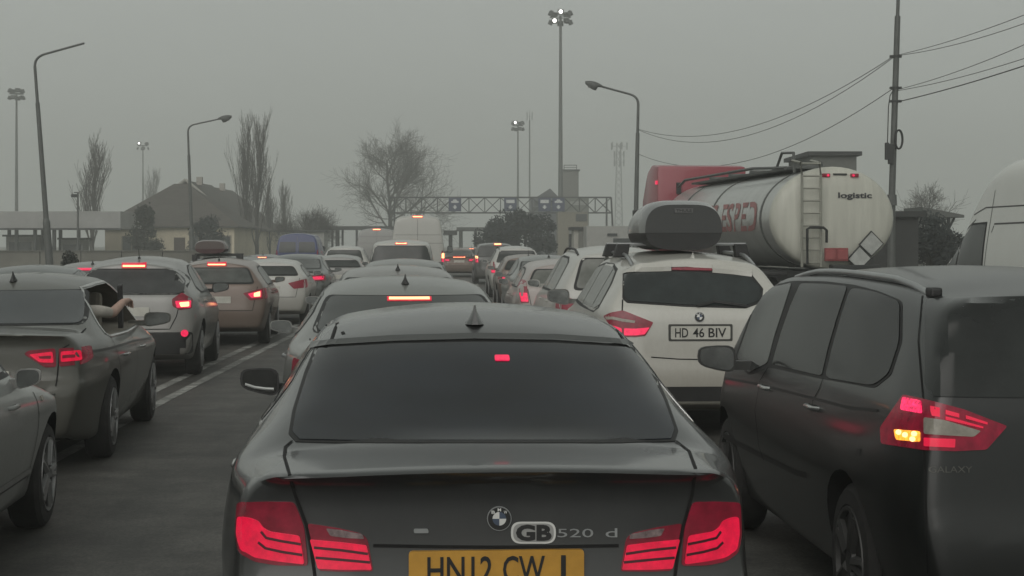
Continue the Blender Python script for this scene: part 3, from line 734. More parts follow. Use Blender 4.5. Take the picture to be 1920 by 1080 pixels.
x.rail(.55, 2.9, .56, .05, M['silver'], .018); x.fin(.5, -.02, .05, .05, .14, MATS['paint_white_suv'])
x.seam([[(2.03, 1.09), (2.03, .4)], [(1.0, 1.0), (1.25, .5)], [(3.3, 1.08), (3.3, .4)]], 'L', both=True)
for s in (-1, 1): x.patch('headlight', rnd([(s * .45, .70), (s * .8, .74), (s * .8, .84), (s * .5, .84)], .03), 'f', M['lamp_clear'], off=.004, grid=.08)
# roof bars stay on the SUV; the box they carry is its own thing
for y in (1.25, 2.15):
    mb = MB(); mb.box((0, y, 1.725), (1.24, .07, .028)); mb.build('roof_bar', M['silver'], x.root, bevel=.008)
    for s in (-1, 1):
        mb = MB(); mb.prism([(s * .50, 1.728), (s * .62, 1.728), (s * .66, 1.60), (s * .52, 1.60)], 'y', y - .06, y + .06); mb.build('bar_foot', M['plastic'], x.root, bevel=.01)
rb = empty('roof_box', x.M @ Vector((-.04, .85, 1.665)), x.theta); tag(rb, 'large black roof box strapped on the dirty white SUV', 'roof box')
def cargo_box(root, L, W, H, m, mlow):
    up, lo = MB(), MB(); rr, rl = [], []
    for k in range(17):
        t = k / 16; y = L * t
        f = min(1, .93 + .9 * t) if t < .12 else 1.0 - .42 * max(0, (t - .35) / .65) ** 2.0
        hz = H * (min(1, .90 + .9 * t) if t < .12 else 1 - .62 * max(0, (t - .25) / .75) ** 1.7)
        sh = []
        for q in range(21):
            a = math.pi * q / 20; cx, s_ = math.cos(a), math.sin(a)
            sh.append((W / 2 * f * math.copysign(abs(cx) ** .50, cx), y, H * .36 + (hz - H * .36 * .9) * max(0, s_) ** .80))
        rr.append(sh)
        sl = []
        for q in range(15):
            a = math.pi + math.pi * q / 14; cx, s_ = math.cos(a), math.sin(a)
            sl.append((W / 2 * f * .985 * math.copysign(abs(cx) ** .62, cx), y + .004, H * .36 + H * .36 * (s_ if s_ > -1 else -1) * .98))
        rl.append(sl)
    up.loft(rr); lo.loft(rl)
    up.build('box_lid', m, root, 40); lo.build('box_base', mlow, root, 40)
cargo_box(rb, 2.1, .78, .46, paint('roof_box_black', (.010, .011, .013), .32, 0, .12, coat=1.0), M['plastic'])
vs, fs = text2d('THULE', .03)
mb = MB(); mb.prism([(-.085, .355), (.085, .355), (.085, .395), (-.085, .395)], 'y', -.012, .01); bd = mb.build('badge', mat('badge_grey', (.11, .11, .11), .5, var=.1), rb)
me = bpy.data.meshes.new('lettering'); me.from_pydata([(-.075 + .15 * u, -.014, .362 + .027 * v) for u, v in vs], [], fs); link('lettering', me, mat('badge_letter', (.03, .03, .03), .5, var=0), bd)
# ------------------------------------------------------------------ the rest of the queue
GRP = 'cars queueing in the traffic jam'
def front_bits(c, wy, wh, wb, hw=.56):
    c.patch('windscreen', rnd([(-hw, wh), (hw, wh), (hw + .10, wb), (-hw - .10, wb)], .05), 'f', M['glass'], off=.004, grid=.1)
    for s in (-1, 1): c.patch('headlight', rnd([(s * .45, .64), (s * .76, .68), (s * .76, .77), (s * .5, .78)], .03), 'f', M['lamp_clear'], off=.004, grid=.08)
def windows(c, polys, glass, frame=None, trim=None, sides='LR', fo=1.07):
    for ax in sides:
        if frame:
            cy = sum(p[0] for p in frame) / len(frame); cz = sum(p[1] for p in frame) / len(frame)
            c.patch('window_trim', [(cy + (a - cy) * 1.03, cz + (q - cz) * fo) for a, q in frame], ax, trim or M['trim'], off=.002, grid=.1)
        for p in polys: c.patch('side_window', p, ax, glass, off=.006, grid=.1)
def lamps(c, rear, side=None, lit=None, hot=None, mats=('lamp_red', 'lamp_pink', 'lamp_hot')):
    for s in (-1, 1):
        h = c.patch('tail_light', rnd([(s * a, q) for a, q in rear], .02), 'r', M[mats[0]], off=.006, grid=.05)
        if side: c.patch('tail_light_side', rnd(side, .02), 'R' if s > 0 else 'L', M[mats[0]], off=.005, grid=.06, parent=h)
        if lit: c.patch('lamp_strip', rnd([(s * a, q) for a, q in lit], .012), 'r', M[mats[1]], off=.011, grid=.05, parent=h)
        if hot: c.patch('lamp_bulb', rnd([(s * a, q) for a, q in hot], .012), 'r', M[mats[2]], off=.016, grid=.05, parent=h)
def brake(c, z, hw, hot=True, x0=0.0, h=.022, off=.012):
    p = c.patch('brake_light_or_reflection', [(x0 - hw - .015, z - h * 1.1), (x0 + hw + .015, z - h * 1.1), (x0 + hw + .015, z + h * 1.1), (x0 - hw - .015, z + h * 1.1)], 'r', M['lamp_lit'] if hot else M['lamp_red'], off=off, grid=.06)
    c.patch('lamp_strip', [(x0 - hw, z - h * .5), (x0 + hw, z - h * .5), (x0 + hw, z + h * .5), (x0 - hw, z + h * .5)], 'r', M['lamp_hot'] if hot else M['lamp_pink'], off=off + .005, grid=.06, parent=p)
def scaled(S, fz):
    S = dict(S)
    for k in ('zb', 'zs', 'zt'):
        S[k] = [(a, b * fz) for a, b in S[k]] if isinstance(S[k], list) else S[k] * fz
    return S
SED_W = [[(1.30, 1.08), (1.42, 1.21), (1.75, 1.325), (2.28, 1.37), (2.28, 1.04), (1.5, 1.045)], [(2.36, 1.04), (2.36, 1.37), (2.6, 1.36), (3.0, 1.265), (3.33, 1.11), (3.42, 1.04)]]
SED_F = [(1.28, 1.06), (1.42, 1.22), (1.75, 1.33), (2.3, 1.375), (2.6, 1.365), (3.0, 1.27), (3.35, 1.11), (3.44, 1.03), (1.5, 1.035)]
def std_sedan(label, px, d, slope, pm, lit=True, hot=False, br=True, cat='car', S=None, glass='glass_grey', rg='glass_grey', xoff=0.0, mirrors=True, name='sedan_car', fin=True):
    S = S or sedan(); fz = S.get('fz', 1.0)
    c = Car(name, label, cat, (X(px, d) + xoff, d, 0), slope, S, pm, GRP)
    z = lambda q: q * fz
    c.patch('window_trim', [(-.60, z(1.345)), (.60, z(1.345)), (.70, z(1.095)), (-.70, z(1.095))], 'r', M['trim'], off=.002, grid=.04, r=.05)
    c.patch('rear_window', [(-.57, z(1.335)), (.57, z(1.335)), (.66, z(1.105)), (-.66, z(1.105))], 'r', M[rg], off=.008, grid=.04, r=.05)
    windows(c, [[(a, z(q)) for a, q in w] for w in SED_W], M[glass], [(a, z(q)) for a, q in SED_F], M['trim'])
    lamps(c, [(.42, z(.93)), (.80, z(.95)), (.82, z(.80)), (.45, z(.79))], [(.05, z(.94)), (.42, z(.93)), (.35, z(.82)), (.05, z(.80))], [(.50, z(.90)), (.77, z(.92)), (.77, z(.83)), (.50, z(.82))] if lit else None, [(.64, z(.89)), (.75, z(.90)), (.75, z(.85)), (.64, z(.845))] if hot else None)
    if br: brake(c, z(1.325), .30, True)
    c.plate(0, z(.80)); front_bits(c, 0, z(1.34), z(1.06))
    if fin: c.fin(1.62, 0, .075, .06, .17, M['plastic'])
    if mirrors: c.mirror(3.05, z(1.03), m=pm)
    for y in (1.55, 2.75): c.handle(y, z(.885), None, M['silver'])
    c.seam([[(-.70, z(1.06)), (-.66, z(.95)), (-.62, z(.70))], [(.70, z(1.06)), (.66, z(.95)), (.62, z(.70))]], 'r', w=.01)
    c.seam([[(1.15, z(.98)), (1.35, z(.45))], [(2.33, z(1.02)), (2.33, z(.32))], [(3.45, z(1.0)), (3.45, z(.35))]], 'L', both=True, w=.01)
    return c
def std_boxy(label, px, d, slope, pm, L=4.25, W=.89, H=1.50, cat='car', name='hatchback', br=True, hot=False, lit=True, tall=False, glass='glass_grey', rg='glass_grey', rails=False, mirrors=True, plate=True, slant=.30, belt=.98, lz=None, fin=True, roof=None, wtop=.57, brx=0.0, vert=None):
    S = boxy(L, W, H, .31 if not tall else .34, 0, slant, belt, None, belt + .03, .76, wtop=wtop, roof=roof)
    c = Car(name, label, cat, (X(px, d), d, 0), slope, S, pm, GRP)
    t, k = H - .15, wtop
    c.patch('window_trim', [(-k + .03, t), (k - .03, t), (k + .10, belt + .06), (-k - .10, belt + .06)], 'r', M['trim'], off=.002, grid=.04, r=.07)
    c.patch('rear_window', [(-k + .06, t - .02), (k - .06, t - .02), (k + .06, belt + .085), (-k - .06, belt + .085)], 'r', M[rg], off=.008, grid=.04, r=.06)
    zt = H - .16
    q0, q1, q2, q3 = .45 + slant * .9, L * .42, L * .44, L * .70
    fr = [(q0 + .02, belt + .06), (q0 + .18, zt - .06), (q0 + .45, zt), (q1, zt + .015), (L * .52, zt - .02), (L * .60, zt - .12), (q3, belt + .08), (q3, belt + .03), (q0 + .2, belt + .035)]
    windows(c, [[(q0 + .04, belt + .065), (q0 + .2, zt - .065), (q0 + .47, zt - .012), (q1, zt), (q1, belt + .045), (q0 + .2, belt + .045)], [(q2, belt + .045), (q2, zt), (L * .52, zt - .035), (L * .60, zt - .135), (q3 - .03, belt + .08), (q3 - .03, belt + .045)]], M[glass], fr)
    z0 = lz or belt - .06
    if vert: lamps(c, [(W - .22, z0 - .02), (W - .09, z0 - .02), (W - .07, z0 + .34), (W - .18, z0 + .34)], None, [(W - .21, z0), (W - .10, z0), (W - .08, z0 + .14), (W - .19, z0 + .14)], [(W - .20, z0 + .16), (W - .10, z0 + .16), (W - .09, z0 + .26), (W - .18, z0 + .26)] if hot else None)
    else: lamps(c, [(W - .44, z0 - .03), (W - .12, z0 + .05), (W - .11, z0 - .13), (W - .32, z0 - .15)], [(.12, z0 + .05), (.36, z0 + .05), (.30, z0 - .11), (.12, z0 - .13)], [(W - .36, z0 - .04), (W - .14, z0 + .015), (W - .14, z0 - .10), (W - .30, z0 - .11)] if lit else None, [(W - .26, z0 - .03), (W - .16, z0), (W - .16, z0 - .085), (W - .26, z0 - .09)] if hot else None)
    if br: brake(c, H - .105, .13, True, brx, .018, off=.02)
    if plate: c.plate(0, belt - .20 if not tall else belt - .16)
    front_bits(c, 0, H - .14, belt + .07)
    if fin: c.fin(.62 + slant * .5, 0, .14, m=M['plastic'], rod=True)
    if mirrors: c.mirror(L * .67, belt + .08, m=pm)
    if rails: c.rail(.55 + slant * .4, L * .60, wtop - .03, .045, M['plastic'], .016)
    for y in (L * .30, L * .52): c.handle(y, belt - .11, None, pm)
    c.seam([[(L * .26, belt - .02), (L * .30, .42)], [(L * .43, belt), (L * .43, .32)], [(L * .69, belt), (L * .69, .35)]], 'L', both=True, w=.01)
    c.seam([[(-W + .20, belt + .02), (-W + .28, .60), (W - .28, .60), (W - .20, belt + .02)]], 'r', w=.01)
    return c
pt_grey = paint('paint_pale_grey', (.20, .21, .20), .35, .2, .55, (.15, .145, .13))
pt_silver = paint('paint_silver', (.26, .26, .25), .35, .3, .55, (.15, .14, .125))
pt_white = paint('paint_white', (.50, .50, .47), .35, 0, .50, (.22, .20, .17))
pt_dgrey = paint('paint_dark_grey', (.06, .063, .06), .35, .3, .5)
pt_beige = paint('paint_beige_brown', (.17, .115, .09), .38, .2, .5, (.13, .11, .09))
pt_green = paint('paint_grey_green', (.085, .10, .095), .35, .3, .5)
pt_maroon = paint('paint_maroon', (.07, .018, .02), .4, .1, .5)
pt_olive = paint('paint_olive_grey', (.075, .078, .068), .36, .25, .55, (.10, .095, .08))
pt_black = paint('paint_black', (.02, .021, .021), .32, .2, .5)

# own lane
c = std_sedan('pale grey saloon with a wide glowing brake light in its rear window', 800, 11.25, -.092, pt_grey, br=False, xoff=-.10, glass='glass_fog', rg='glass_grey')
brake(c, 1.315, .15, True, .02, .013)
std_sedan('grey saloon with shark fin aerial third in the middle lane', 752, 17.6, -.09, pt_silver, br=False, rg='glass_fog', glass='glass_fog')
std_sedan('light grey saloon behind the white hatchback in the middle lane', 757, 25.6, -.06, pt_grey, br=False, rg='glass_fog', glass='glass_fog', fin=False)
std_boxy('tall white hatchback with wide rear window in front of the white van', 752, 40.0, -.05, pt_white, 4.3, .86, 1.82, name='high_roof_hatchback', slant=.16, belt=1.12, wtop=.68, tall=True, fin=False, rg='glass_grey')
# left lane
A_W = sedan(L=4.70, axles=(1.02, 3.82), zs=[(0, .95), (1.0, .955), (2.0, .93), (3.5, .89), (4.3, .84), (4.7, .70)])
pk = MB(); pk.prism([(1.10, 1.0), (1.13, 1.05), (1.38, 1.27), (1.60, 1.35), (2.0, 1.37), (2.6, 1.375), (3.0, 1.28), (3.32, 1.12), (3.42, .99), (2.2, .975), (1.2, .985)], 'x', -.2, 1.2)
AU = Car('sedan_car', 'olive grey saloon with an arm out of its open side window', 'car', (-4.02, 12.45, 0), -.10, A_W, pt_olive, GRP, pocket=pk.mesh('cut'))
a = AU
a.patch('window_trim', [(-.61, 1.35), (.61, 1.35), (.71, 1.09), (-.71, 1.09)], 'r', M['trim'], off=.002, grid=.04, r=.05)
a.patch('rear_window', [(-.585, 1.34), (.585, 1.34), (.68, 1.10), (-.68, 1.10)], 'r', mat('blue_grey_rear_glass', (.040, .045, .048), .16, var=.2), off=.008, grid=.04, r=.05)
for s in (-1, 1):
    for poly, strip, dk in (([(.36, .905), (.40, .93), (.59, .945), (.60, .805), (.52, .80)], [(.40, .90), (.57, .92), (.58, .835), (.48, .84)], [(.47, .885), (.56, .89), (.56, .865), (.48, .868)]),
                        ([(.615, .945), (.80, .945), (.82, .85), (.79, .82), (.62, .805)], [(.63, .92), (.76, .925), (.77, .85), (.63, .84)], [(.64, .892), (.73, .895), (.73, .872), (.64, .868)])):
        h = a.patch('tail_light', rnd([(s * u, v) for u, v in poly], .02), 'r', M['lamp_red'], off=.006, grid=.05)
        a.patch('lamp_strip', rnd([(s * u, v) for u, v in strip], .015), 'r', M['lamp_lit'], off=.011, grid=.05, parent=h)
        a.patch('lamp_divider', rnd([(s * u, v) for u, v in dk], .006), 'r', MATS['lamp_lens_dark_red'], off=.015, grid=.05, parent=h, skirt=.003)
a.fin(1.58, 0, .085, .06, .16, M['plastic'])
a.seam([[(1.07, 1.0), (1.11, 1.06), (1.36, 1.285), (1.59, 1.365), (2.0, 1.387), (2.6, 1.392), (3.0, 1.295), (3.34, 1.13), (3.46, .97), (2.2, .955), (1.2, .97), (1.07, 1.0)]], 'R', w=.026, m=M['chrome'], name='window_surround', thick=.006)
mb = MB(); mb.box((.77, 2.40, 1.17), (.04, .09, .40), rx=.15); mb.build('door_pillar', M['plastic'], a.root, bevel=.01)
a.patch('side_window', SED_W[0], 'L', M['glass'], off=.006, grid=.1); a.patch('side_window', SED_W[1], 'L', M['glass'], off=.006, grid=.1)
mb = MB(); mb.box((.32, 2.60, .98), (.5, .16, .62), rx=-.2); mb.box((.32, 2.50, 1.25), (.26, .1, .16)); mb.build('front_seat', mat('seat_fabric', (.20, .18, .15), .9, var=.2), a.root, bevel=.04)
mb = MB(); mb.box((0.25, 1.40, .95), (.8, .16, .36), rx=-.3); mb.build('rear_seat', MATS['seat_fabric'], a.root, bevel=.05)
a.seam([[(-.72, 1.06), (-.69, .97), (-.62, .93), (-.60, .60), (.60, .60), (.62, .93), (.69, .97), (.72, 1.06)]], 'r', w=.01)
a.seam([[(1.15, .98), (1.38, .45)], [(2.33, 1.02), (2.33, .32)], [(3.45, 1.0), (3.45, .35)]], 'R', both=True, w=.01)
a.seam([[(.3, .90), (1.2, .885), (2.4, .865), (3.6, .82)]], 'R', both=True, w=.02, name='body_crease', m=mat('crease_olive', (.03, .031, .028), .5, var=0))
for y in (1.60, 2.72): a.handle(y, .80, None, M['chrome'])
a.mirror(3.08, 1.03, m=pt_olive, size=(.25, .17, .15)); a.plate(0, .72); front_bits(a, 0, 1.34, 1.06)
# the arm on the sill: a passenger seated inside, one continuous body
def person_arm():
    root = bpy.data.meshes.new('person')
    V = [(.38, 1.62, .78), (.38, 1.58, .98), (.39, 1.55, 1.14), (.39, 1.56, 1.22), (.58, 1.56, 1.16), (.70, 1.64, 1.16), (.775, 1.84, 1.135), (.835, 2.10, 1.225), (.855, 2.16, 1.235), (.39, 1.59, 1.27)]
    E = [(0, 1), (1, 2), (2, 3), (2, 4), (4, 5), (5, 6), (6, 7), (7, 8), (3, 9)]
    Rr = [.15, .15, .09, .05, .062, .056, .048, .032, .036, .07]
    for k, (dx, l, dz) in enumerate(((-.022, .075, -.035), (-.008, .088, -.042), (.008, .082, -.050), (.022, .066, -.052))):
        b0 = len(V); V += [(.862 + dx, 2.215, 1.232), (.866 + dx * 1.1, 2.215 + l * .5, 1.222), (.870 + dx * 1.2, 2.215 + l * .8, 1.212 + dz)]
        E += [(8, b0), (b0, b0 + 1), (b0 + 1, b0 + 2)]; Rr += [.012, .0095, .0085]
    b0 = len(V); V += [(.825, 2.175, 1.205), (.815, 2.215, 1.180)]; E += [(8, b0), (b0, b0 + 1)]; Rr += [.013, .010]
    root.from_pydata(V, E, [])
    o = bpy.data.objects.new('person', root); col.objects.link(o)
    md = o.modifiers.new('s', 'SKIN'); md.use_smooth_shade = True
    for i, sv in enumerate(root.skin_vertices[0].data): sv.radius = (Rr[i], Rr[i]); sv.use_root = (i == 1)
    ss = o.modifiers.new('ss', 'SUBSURF'); ss.levels = 2; ss.render_levels = 2
    bpy.context.view_layer.update(); me = evaluated(o, 'person'); bpy.data.objects.remove(o)
    me.materials.clear(); me.materials.append(M['skin']); me.materials.append(M['sleeve'])
    for p in me.polygons:
        p.use_smooth = True
        p.material_index = 0 if (p.center.y > 1.76 and p.center.x > .70) or p.center.z > 1.235 and p.center.x < .5 else 1
    return me
pe = link('person', person_arm()); pe.location = a.M.translation; pe.rotation_euler = (0, 0, a.theta)
tag(pe, 'person in a pale top resting a bare forearm out of the saloon window', 'person')

# white car at the lower left, only its front end in the picture
WL = boxy(4.45, .90, 1.47, .325, 0, .3, .96, None, .98, .70, 3.05, .57, axles=(.85, 3.46))
w = Car('estate_car', 'white car with silver mirror and spoked wheel cut off at the lower left', 'car', (-3.42, 6.72, 0), -.082, WL, paint('paint_white_estate', (.36, .37, .36), .3, .1, .6, (.14, .14, .13)), GRP)
fr = [(.9, 1.02), (1.05, 1.22), (1.5, 1.31), (2.0, 1.325), (2.4, 1.28), (2.75, 1.14), (2.95, 1.0), (1.2, 1.0)]
windows(w, [[(.95, 1.03), (1.1, 1.21), (1.5, 1.295), (1.9, 1.31), (1.9, 1.02)], [(1.98, 1.02), (1.98, 1.31), (2.4, 1.265), (2.72, 1.13), (2.88, 1.02)]], M['glass'], fr)
w.mirror(2.55, .985, m=mat('mirror_cover_silver', (.30, .30, .29), .35, .3, var=.2), size=(.14, .14, .125), out=.045)
front_bits(w, 0, 1.33, 1.02); lamps(w, [(.50, .90), (.82, .97), (.83, .80), (.6, .78)]); w.plate(0, .78)
w.patch('rear_window', [(-.52, 1.30), (.52, 1.30), (.62, 1.03), (-.62, 1.03)], 'r', M['glass'], off=.008, grid=.04, r=.05)
w.seam([[(1.94, .98), (1.94, .32)], [(2.98, .98), (3.02, .80), (2.98, .35)]], 'R', both=True, w=.012)
w.seam([[(.3, .42), (1.5, .40), (3.0, .40)]], 'R', both=True, w=.05, m=mat('sill_moulding', (.12, .12, .115), .5, var=.2), name='side_moulding', thick=.012)
for y in (1.3, 2.35): w.handle(y, .84, None, MATS['paint_white_estate'])
w.patch('indicator', rnd([(3.14, .80), (3.20, .80), (3.20, .83), (3.14, .83)], .01), 'R', M['lamp_clear'], off=.008, grid=.05)

# silver crossover with high tail lamps
J = Car('crossover', 'silver crossover with two lit tail lamps beside the olive saloon', 'car', (X(240, 21.2), 21.2, 0), -.094, boxy(4.2, .885, 1.56, .345, 0, .42, 1.02, 1.47, 1.03, .85, 3.05, .56, axles=(.82, 3.38)), pt_silver, GRP)
j = J
j.patch('window_trim', [(-.55, 1.405), (.55, 1.405), (.70, 1.27), (.72, 1.13), (.66, 1.075), (-.66, 1.075), (-.72, 1.13), (-.70, 1.27)], 'r', M['trim'], off=.002, grid=.07, r=.08)
j.patch('rear_window', [(-.53, 1.385), (.53, 1.385), (.67, 1.26), (.69, 1.13), (.64, 1.09), (-.64, 1.09), (-.69, 1.13), (-.67, 1.26)], 'r', mat('crossover_rear_glass', (.045, .046, .046), .16, var=.2), off=.006, grid=.07, r=.06)
windows(j, [[(.95, 1.16), (1.1, 1.33), (1.4, 1.41), (1.75, 1.42), (1.75, 1.08), (1.2, 1.09)], [(1.83, 1.08), (1.83, 1.42), (2.2, 1.39), (2.55, 1.26), (2.85, 1.08)]], M['glass_fog'], [(.92, 1.14), (1.1, 1.35), (1.4, 1.42), (1.9, 1.43), (2.25, 1.40), (2.6, 1.26), (2.9, 1.07), (1.2, 1.075)])
lamps(j, [(.54, 1.02), (.66, 1.10), (.785, 1.02), (.785, .90), (.64, .88), (.55, .93)], None, [(.58, .995), (.77, 1.0), (.77, .91), (.60, .91)], [(.63, .975), (.75, .985), (.75, .925), (.65, .92)])
brake(j, 1.435, .14, True, .02, .022, off=.03)
j.patch('bumper_skirt', [(-.78, .32), (.78, .32), (.80, .60), (-.80, .60)], 'r', M['plastic'], off=.008, grid=.08, r=.04)
for s in (-1, 1): j.patch('fog_lamp', [(s * .70 + .045 * math.cos(k * math.pi / 6), .585 + .045 * math.sin(k * math.pi / 6)) for k in range(12)], 'r', M['lamp_pink'], off=.014, grid=.05)
j.plate(0, .86); j.fin(.95, 0.02, .13, rod=True, m=M['plastic']); j.mirror(2.72, 1.10, m=M['plastic'], size=(.24, .18, .16)); front_bits(j, 0, 1.42, 1.10)
j.seam([[(1.05, 1.0), (1.3, .5)], [(1.79, 1.06), (1.79, .38)], [(2.9, 1.05), (2.92, .4)]], 'R', both=True, w=.01)
j.seam([[(-.66, 1.06), (-.60, .80), (-.52, .64), (.52, .64), (.60, .80), (.66, 1.06)]], 'r', w=.012)
for y in (1.35, 2.35): j.handle(y, .95, None, pt_silver)

c = std_boxy('beige brown hatchback with orange brake light in front of the silver crossover', 403, 28.0, -.088, pt_beige, 4.45, .90, 1.47, hot=True, br=False, rg='glass_fog', glass='glass_fog', slant=.34, wtop=.56)
brake(c, 1.365, .145, True, .0, .022, off=.03)
std_boxy('clean white hatchback ahead of the beige brown one in the left lane', 500, 35.0, -.07, pt_white, 4.35, .88, 1.40, br=False, lit=False, rg='glass_grey', glass='glass_grey', fin=False)
c = std_sedan('dark grey green saloon with two lit tail lamps ahead of the clean white hatchback', 548, 42.0, -.06, pt_green, hot=False, br=False, S=dict(scaled(sedan(), .98), fz=.98), rg='glass_fog', fin=False)
std_boxy('small silver hatchback ahead of the grey green saloon', 632, 47.0, -.05, pt_silver, 4.0, .84, 1.40, br=False, lit=False, fin=False)
std_boxy('white off-roader with big rear window beyond the small silver hatchback', 645, 57.0, -.05, pt_white, 4.5, .90, 1.64, name='suv', tall=True, belt=1.05, br=False, lit=False, fin=False, rg='glass_grey')
# far left lane
std_sedan('low pale green grey saloon behind the lamp post on the left', 8, 22.8, -.09, pt_green, br=False, lit=False, S=dict(scaled(sedan(), .955), fz=.955), fin=False, glass='glass_fog', rg='glass_grey')
c = std_sedan('silver saloon with a wide pink brake light left of the silver crossover', 146, 29.0, -.09, pt_silver, br=False, S=dict(scaled(sedan(), .945), fz=.945), rg='glass_fog')
c.patch('brake_light_or_reflection', [(-.22, 1.235), (.22, 1.235), (.22, 1.265), (-.22, 1.265)], 'r', M['lamp_pink'], off=.02, grid=.06)
c = std_sedan('dark saloon carrying a maroon roof box in the far left lane', 393, 37.5, -.085, pt_dgrey, br=False, lit=False, S=dict(scaled(sedan(), .955), fz=.955), fin=False)
for y in (1.75, 2.4):
    mb = MB(); p, n = c.ray(0, y, 't'); mb.box((0, y, p.z + .06), (1.15, .06, .03)); mb.build('roof_bar', M['plastic'], c.root, bevel=.008)
    for s in (-1, 1):
        mb = MB(); mb.prism([(s * .45, p.z + .06), (s * .57, p.z + .06), (s * .57, p.z - .06), (s * .46, p.z - .05)], 'y', y - .04, y + .04); mb.build('bar_foot', M['plastic'], c.root)
mbx = empty('roof_box', c.M @ Vector((-.12, 1.35, p.z + .075)), c.theta); tag(mbx, 'maroon roof box on the dark saloon before the houses', 'roof box')
cargo_box(mbx, 1.8, .74, .31, pt_maroon, mat('maroon_base', (.05, .015, .017), .5, var=.2))
c = std_boxy('grey hatchback with a small red brake light beyond the maroon roof box', 441, 45.0, -.08, pt_dgrey, 4.2, .86, 1.37, br=True, lit=False)
c = std_boxy('dark hatchback with a small red brake light under the tall poplars', 490, 53.0, -.08, pt_green, 4.2, .88, 1.37, br=True, lit=False)
std_sedan('pale saloon in the far left lane below the blue van', 566, 47.5, -.06, pt_grey, br=False, lit=False, S=dict(scaled(sedan(), .95), fz=.95), fin=False)
# right lane
c = std_boxy('white SUV with side mirror directly ahead of the roof box SUV', 1175, 20.9, -.06, pt_white, 4.6, .92, 1.70, name='suv', tall=True, belt=1.08, rails=True, glass='glass_light', rg='glass_light', fin=False, br=False, lit=False)
std_boxy('pinkish white hatchback with a tall red tail lamp beside the white SUV mirror', 1068, 26.6, -.06, paint('paint_rosy_white', (.36, .31, .29), .35, 0, .5, (.2, .17, .15)), 4.1, .86, 1.47, br=False, vert=True, lz=.80, glass='glass_grey', rg='glass_light')
std_sedan('grey saloon with round roof ahead of the pinkish white hatchback', 1040, 34.5, -.055, pt_grey, br=False, lit=False, rg='glass_fog', glass='glass_fog')
std_boxy('dusty grey hatchback with a round red tail lamp in the right lane', 1001, 36.0, -.05, pt_dgrey, 4.0, .80, 1.46, br=False, glass='glass_fog', rg='glass_grey') if False else None
std_boxy('dusty grey hatchback with red tail lamp and square plate in the right lane', 994, 42.5, -.05, pt_beige, 4.1, .84, 1.44, br=False, glass='glass_fog', rg='glass_grey', lz=.86)
std_boxy('white SUV with dark roof rails and round red lamps before the dark bush', 970, 52.5, -.05, pt_white, 4.4, .90, 1.64, name='suv', tall=True, belt=1.05, rails=True, br=False, vert=True, lz=.80, fin=False, rg='glass_grey')
c = std_boxy('dark tall people carrier with red roof light before the dark bush', 929, 70.0, -.045, pt_dgrey, 4.6, .92, 1.74, name='people_carrier', tall=True, belt=1.08, slant=.14, vert=True, hot=True, lz=.92, br=False, wtop=.70, fin=False)
brake(c, 1.66, .14, True, .1, .03, off=.03)
c = std_sedan('small dark saloon with orange brake strip far ahead past the white van', 861, 84.0, -.04, pt_beige, br=False, hot=False)
brake(c, 1.02, .30, True, 0, .028, off=.02)
std_boxy('tiny reddish hatchback farthest ahead between the van and the people carrier', 884, 100.0, -.03, pt_beige, 4.0, .84, 1.48, br=True)

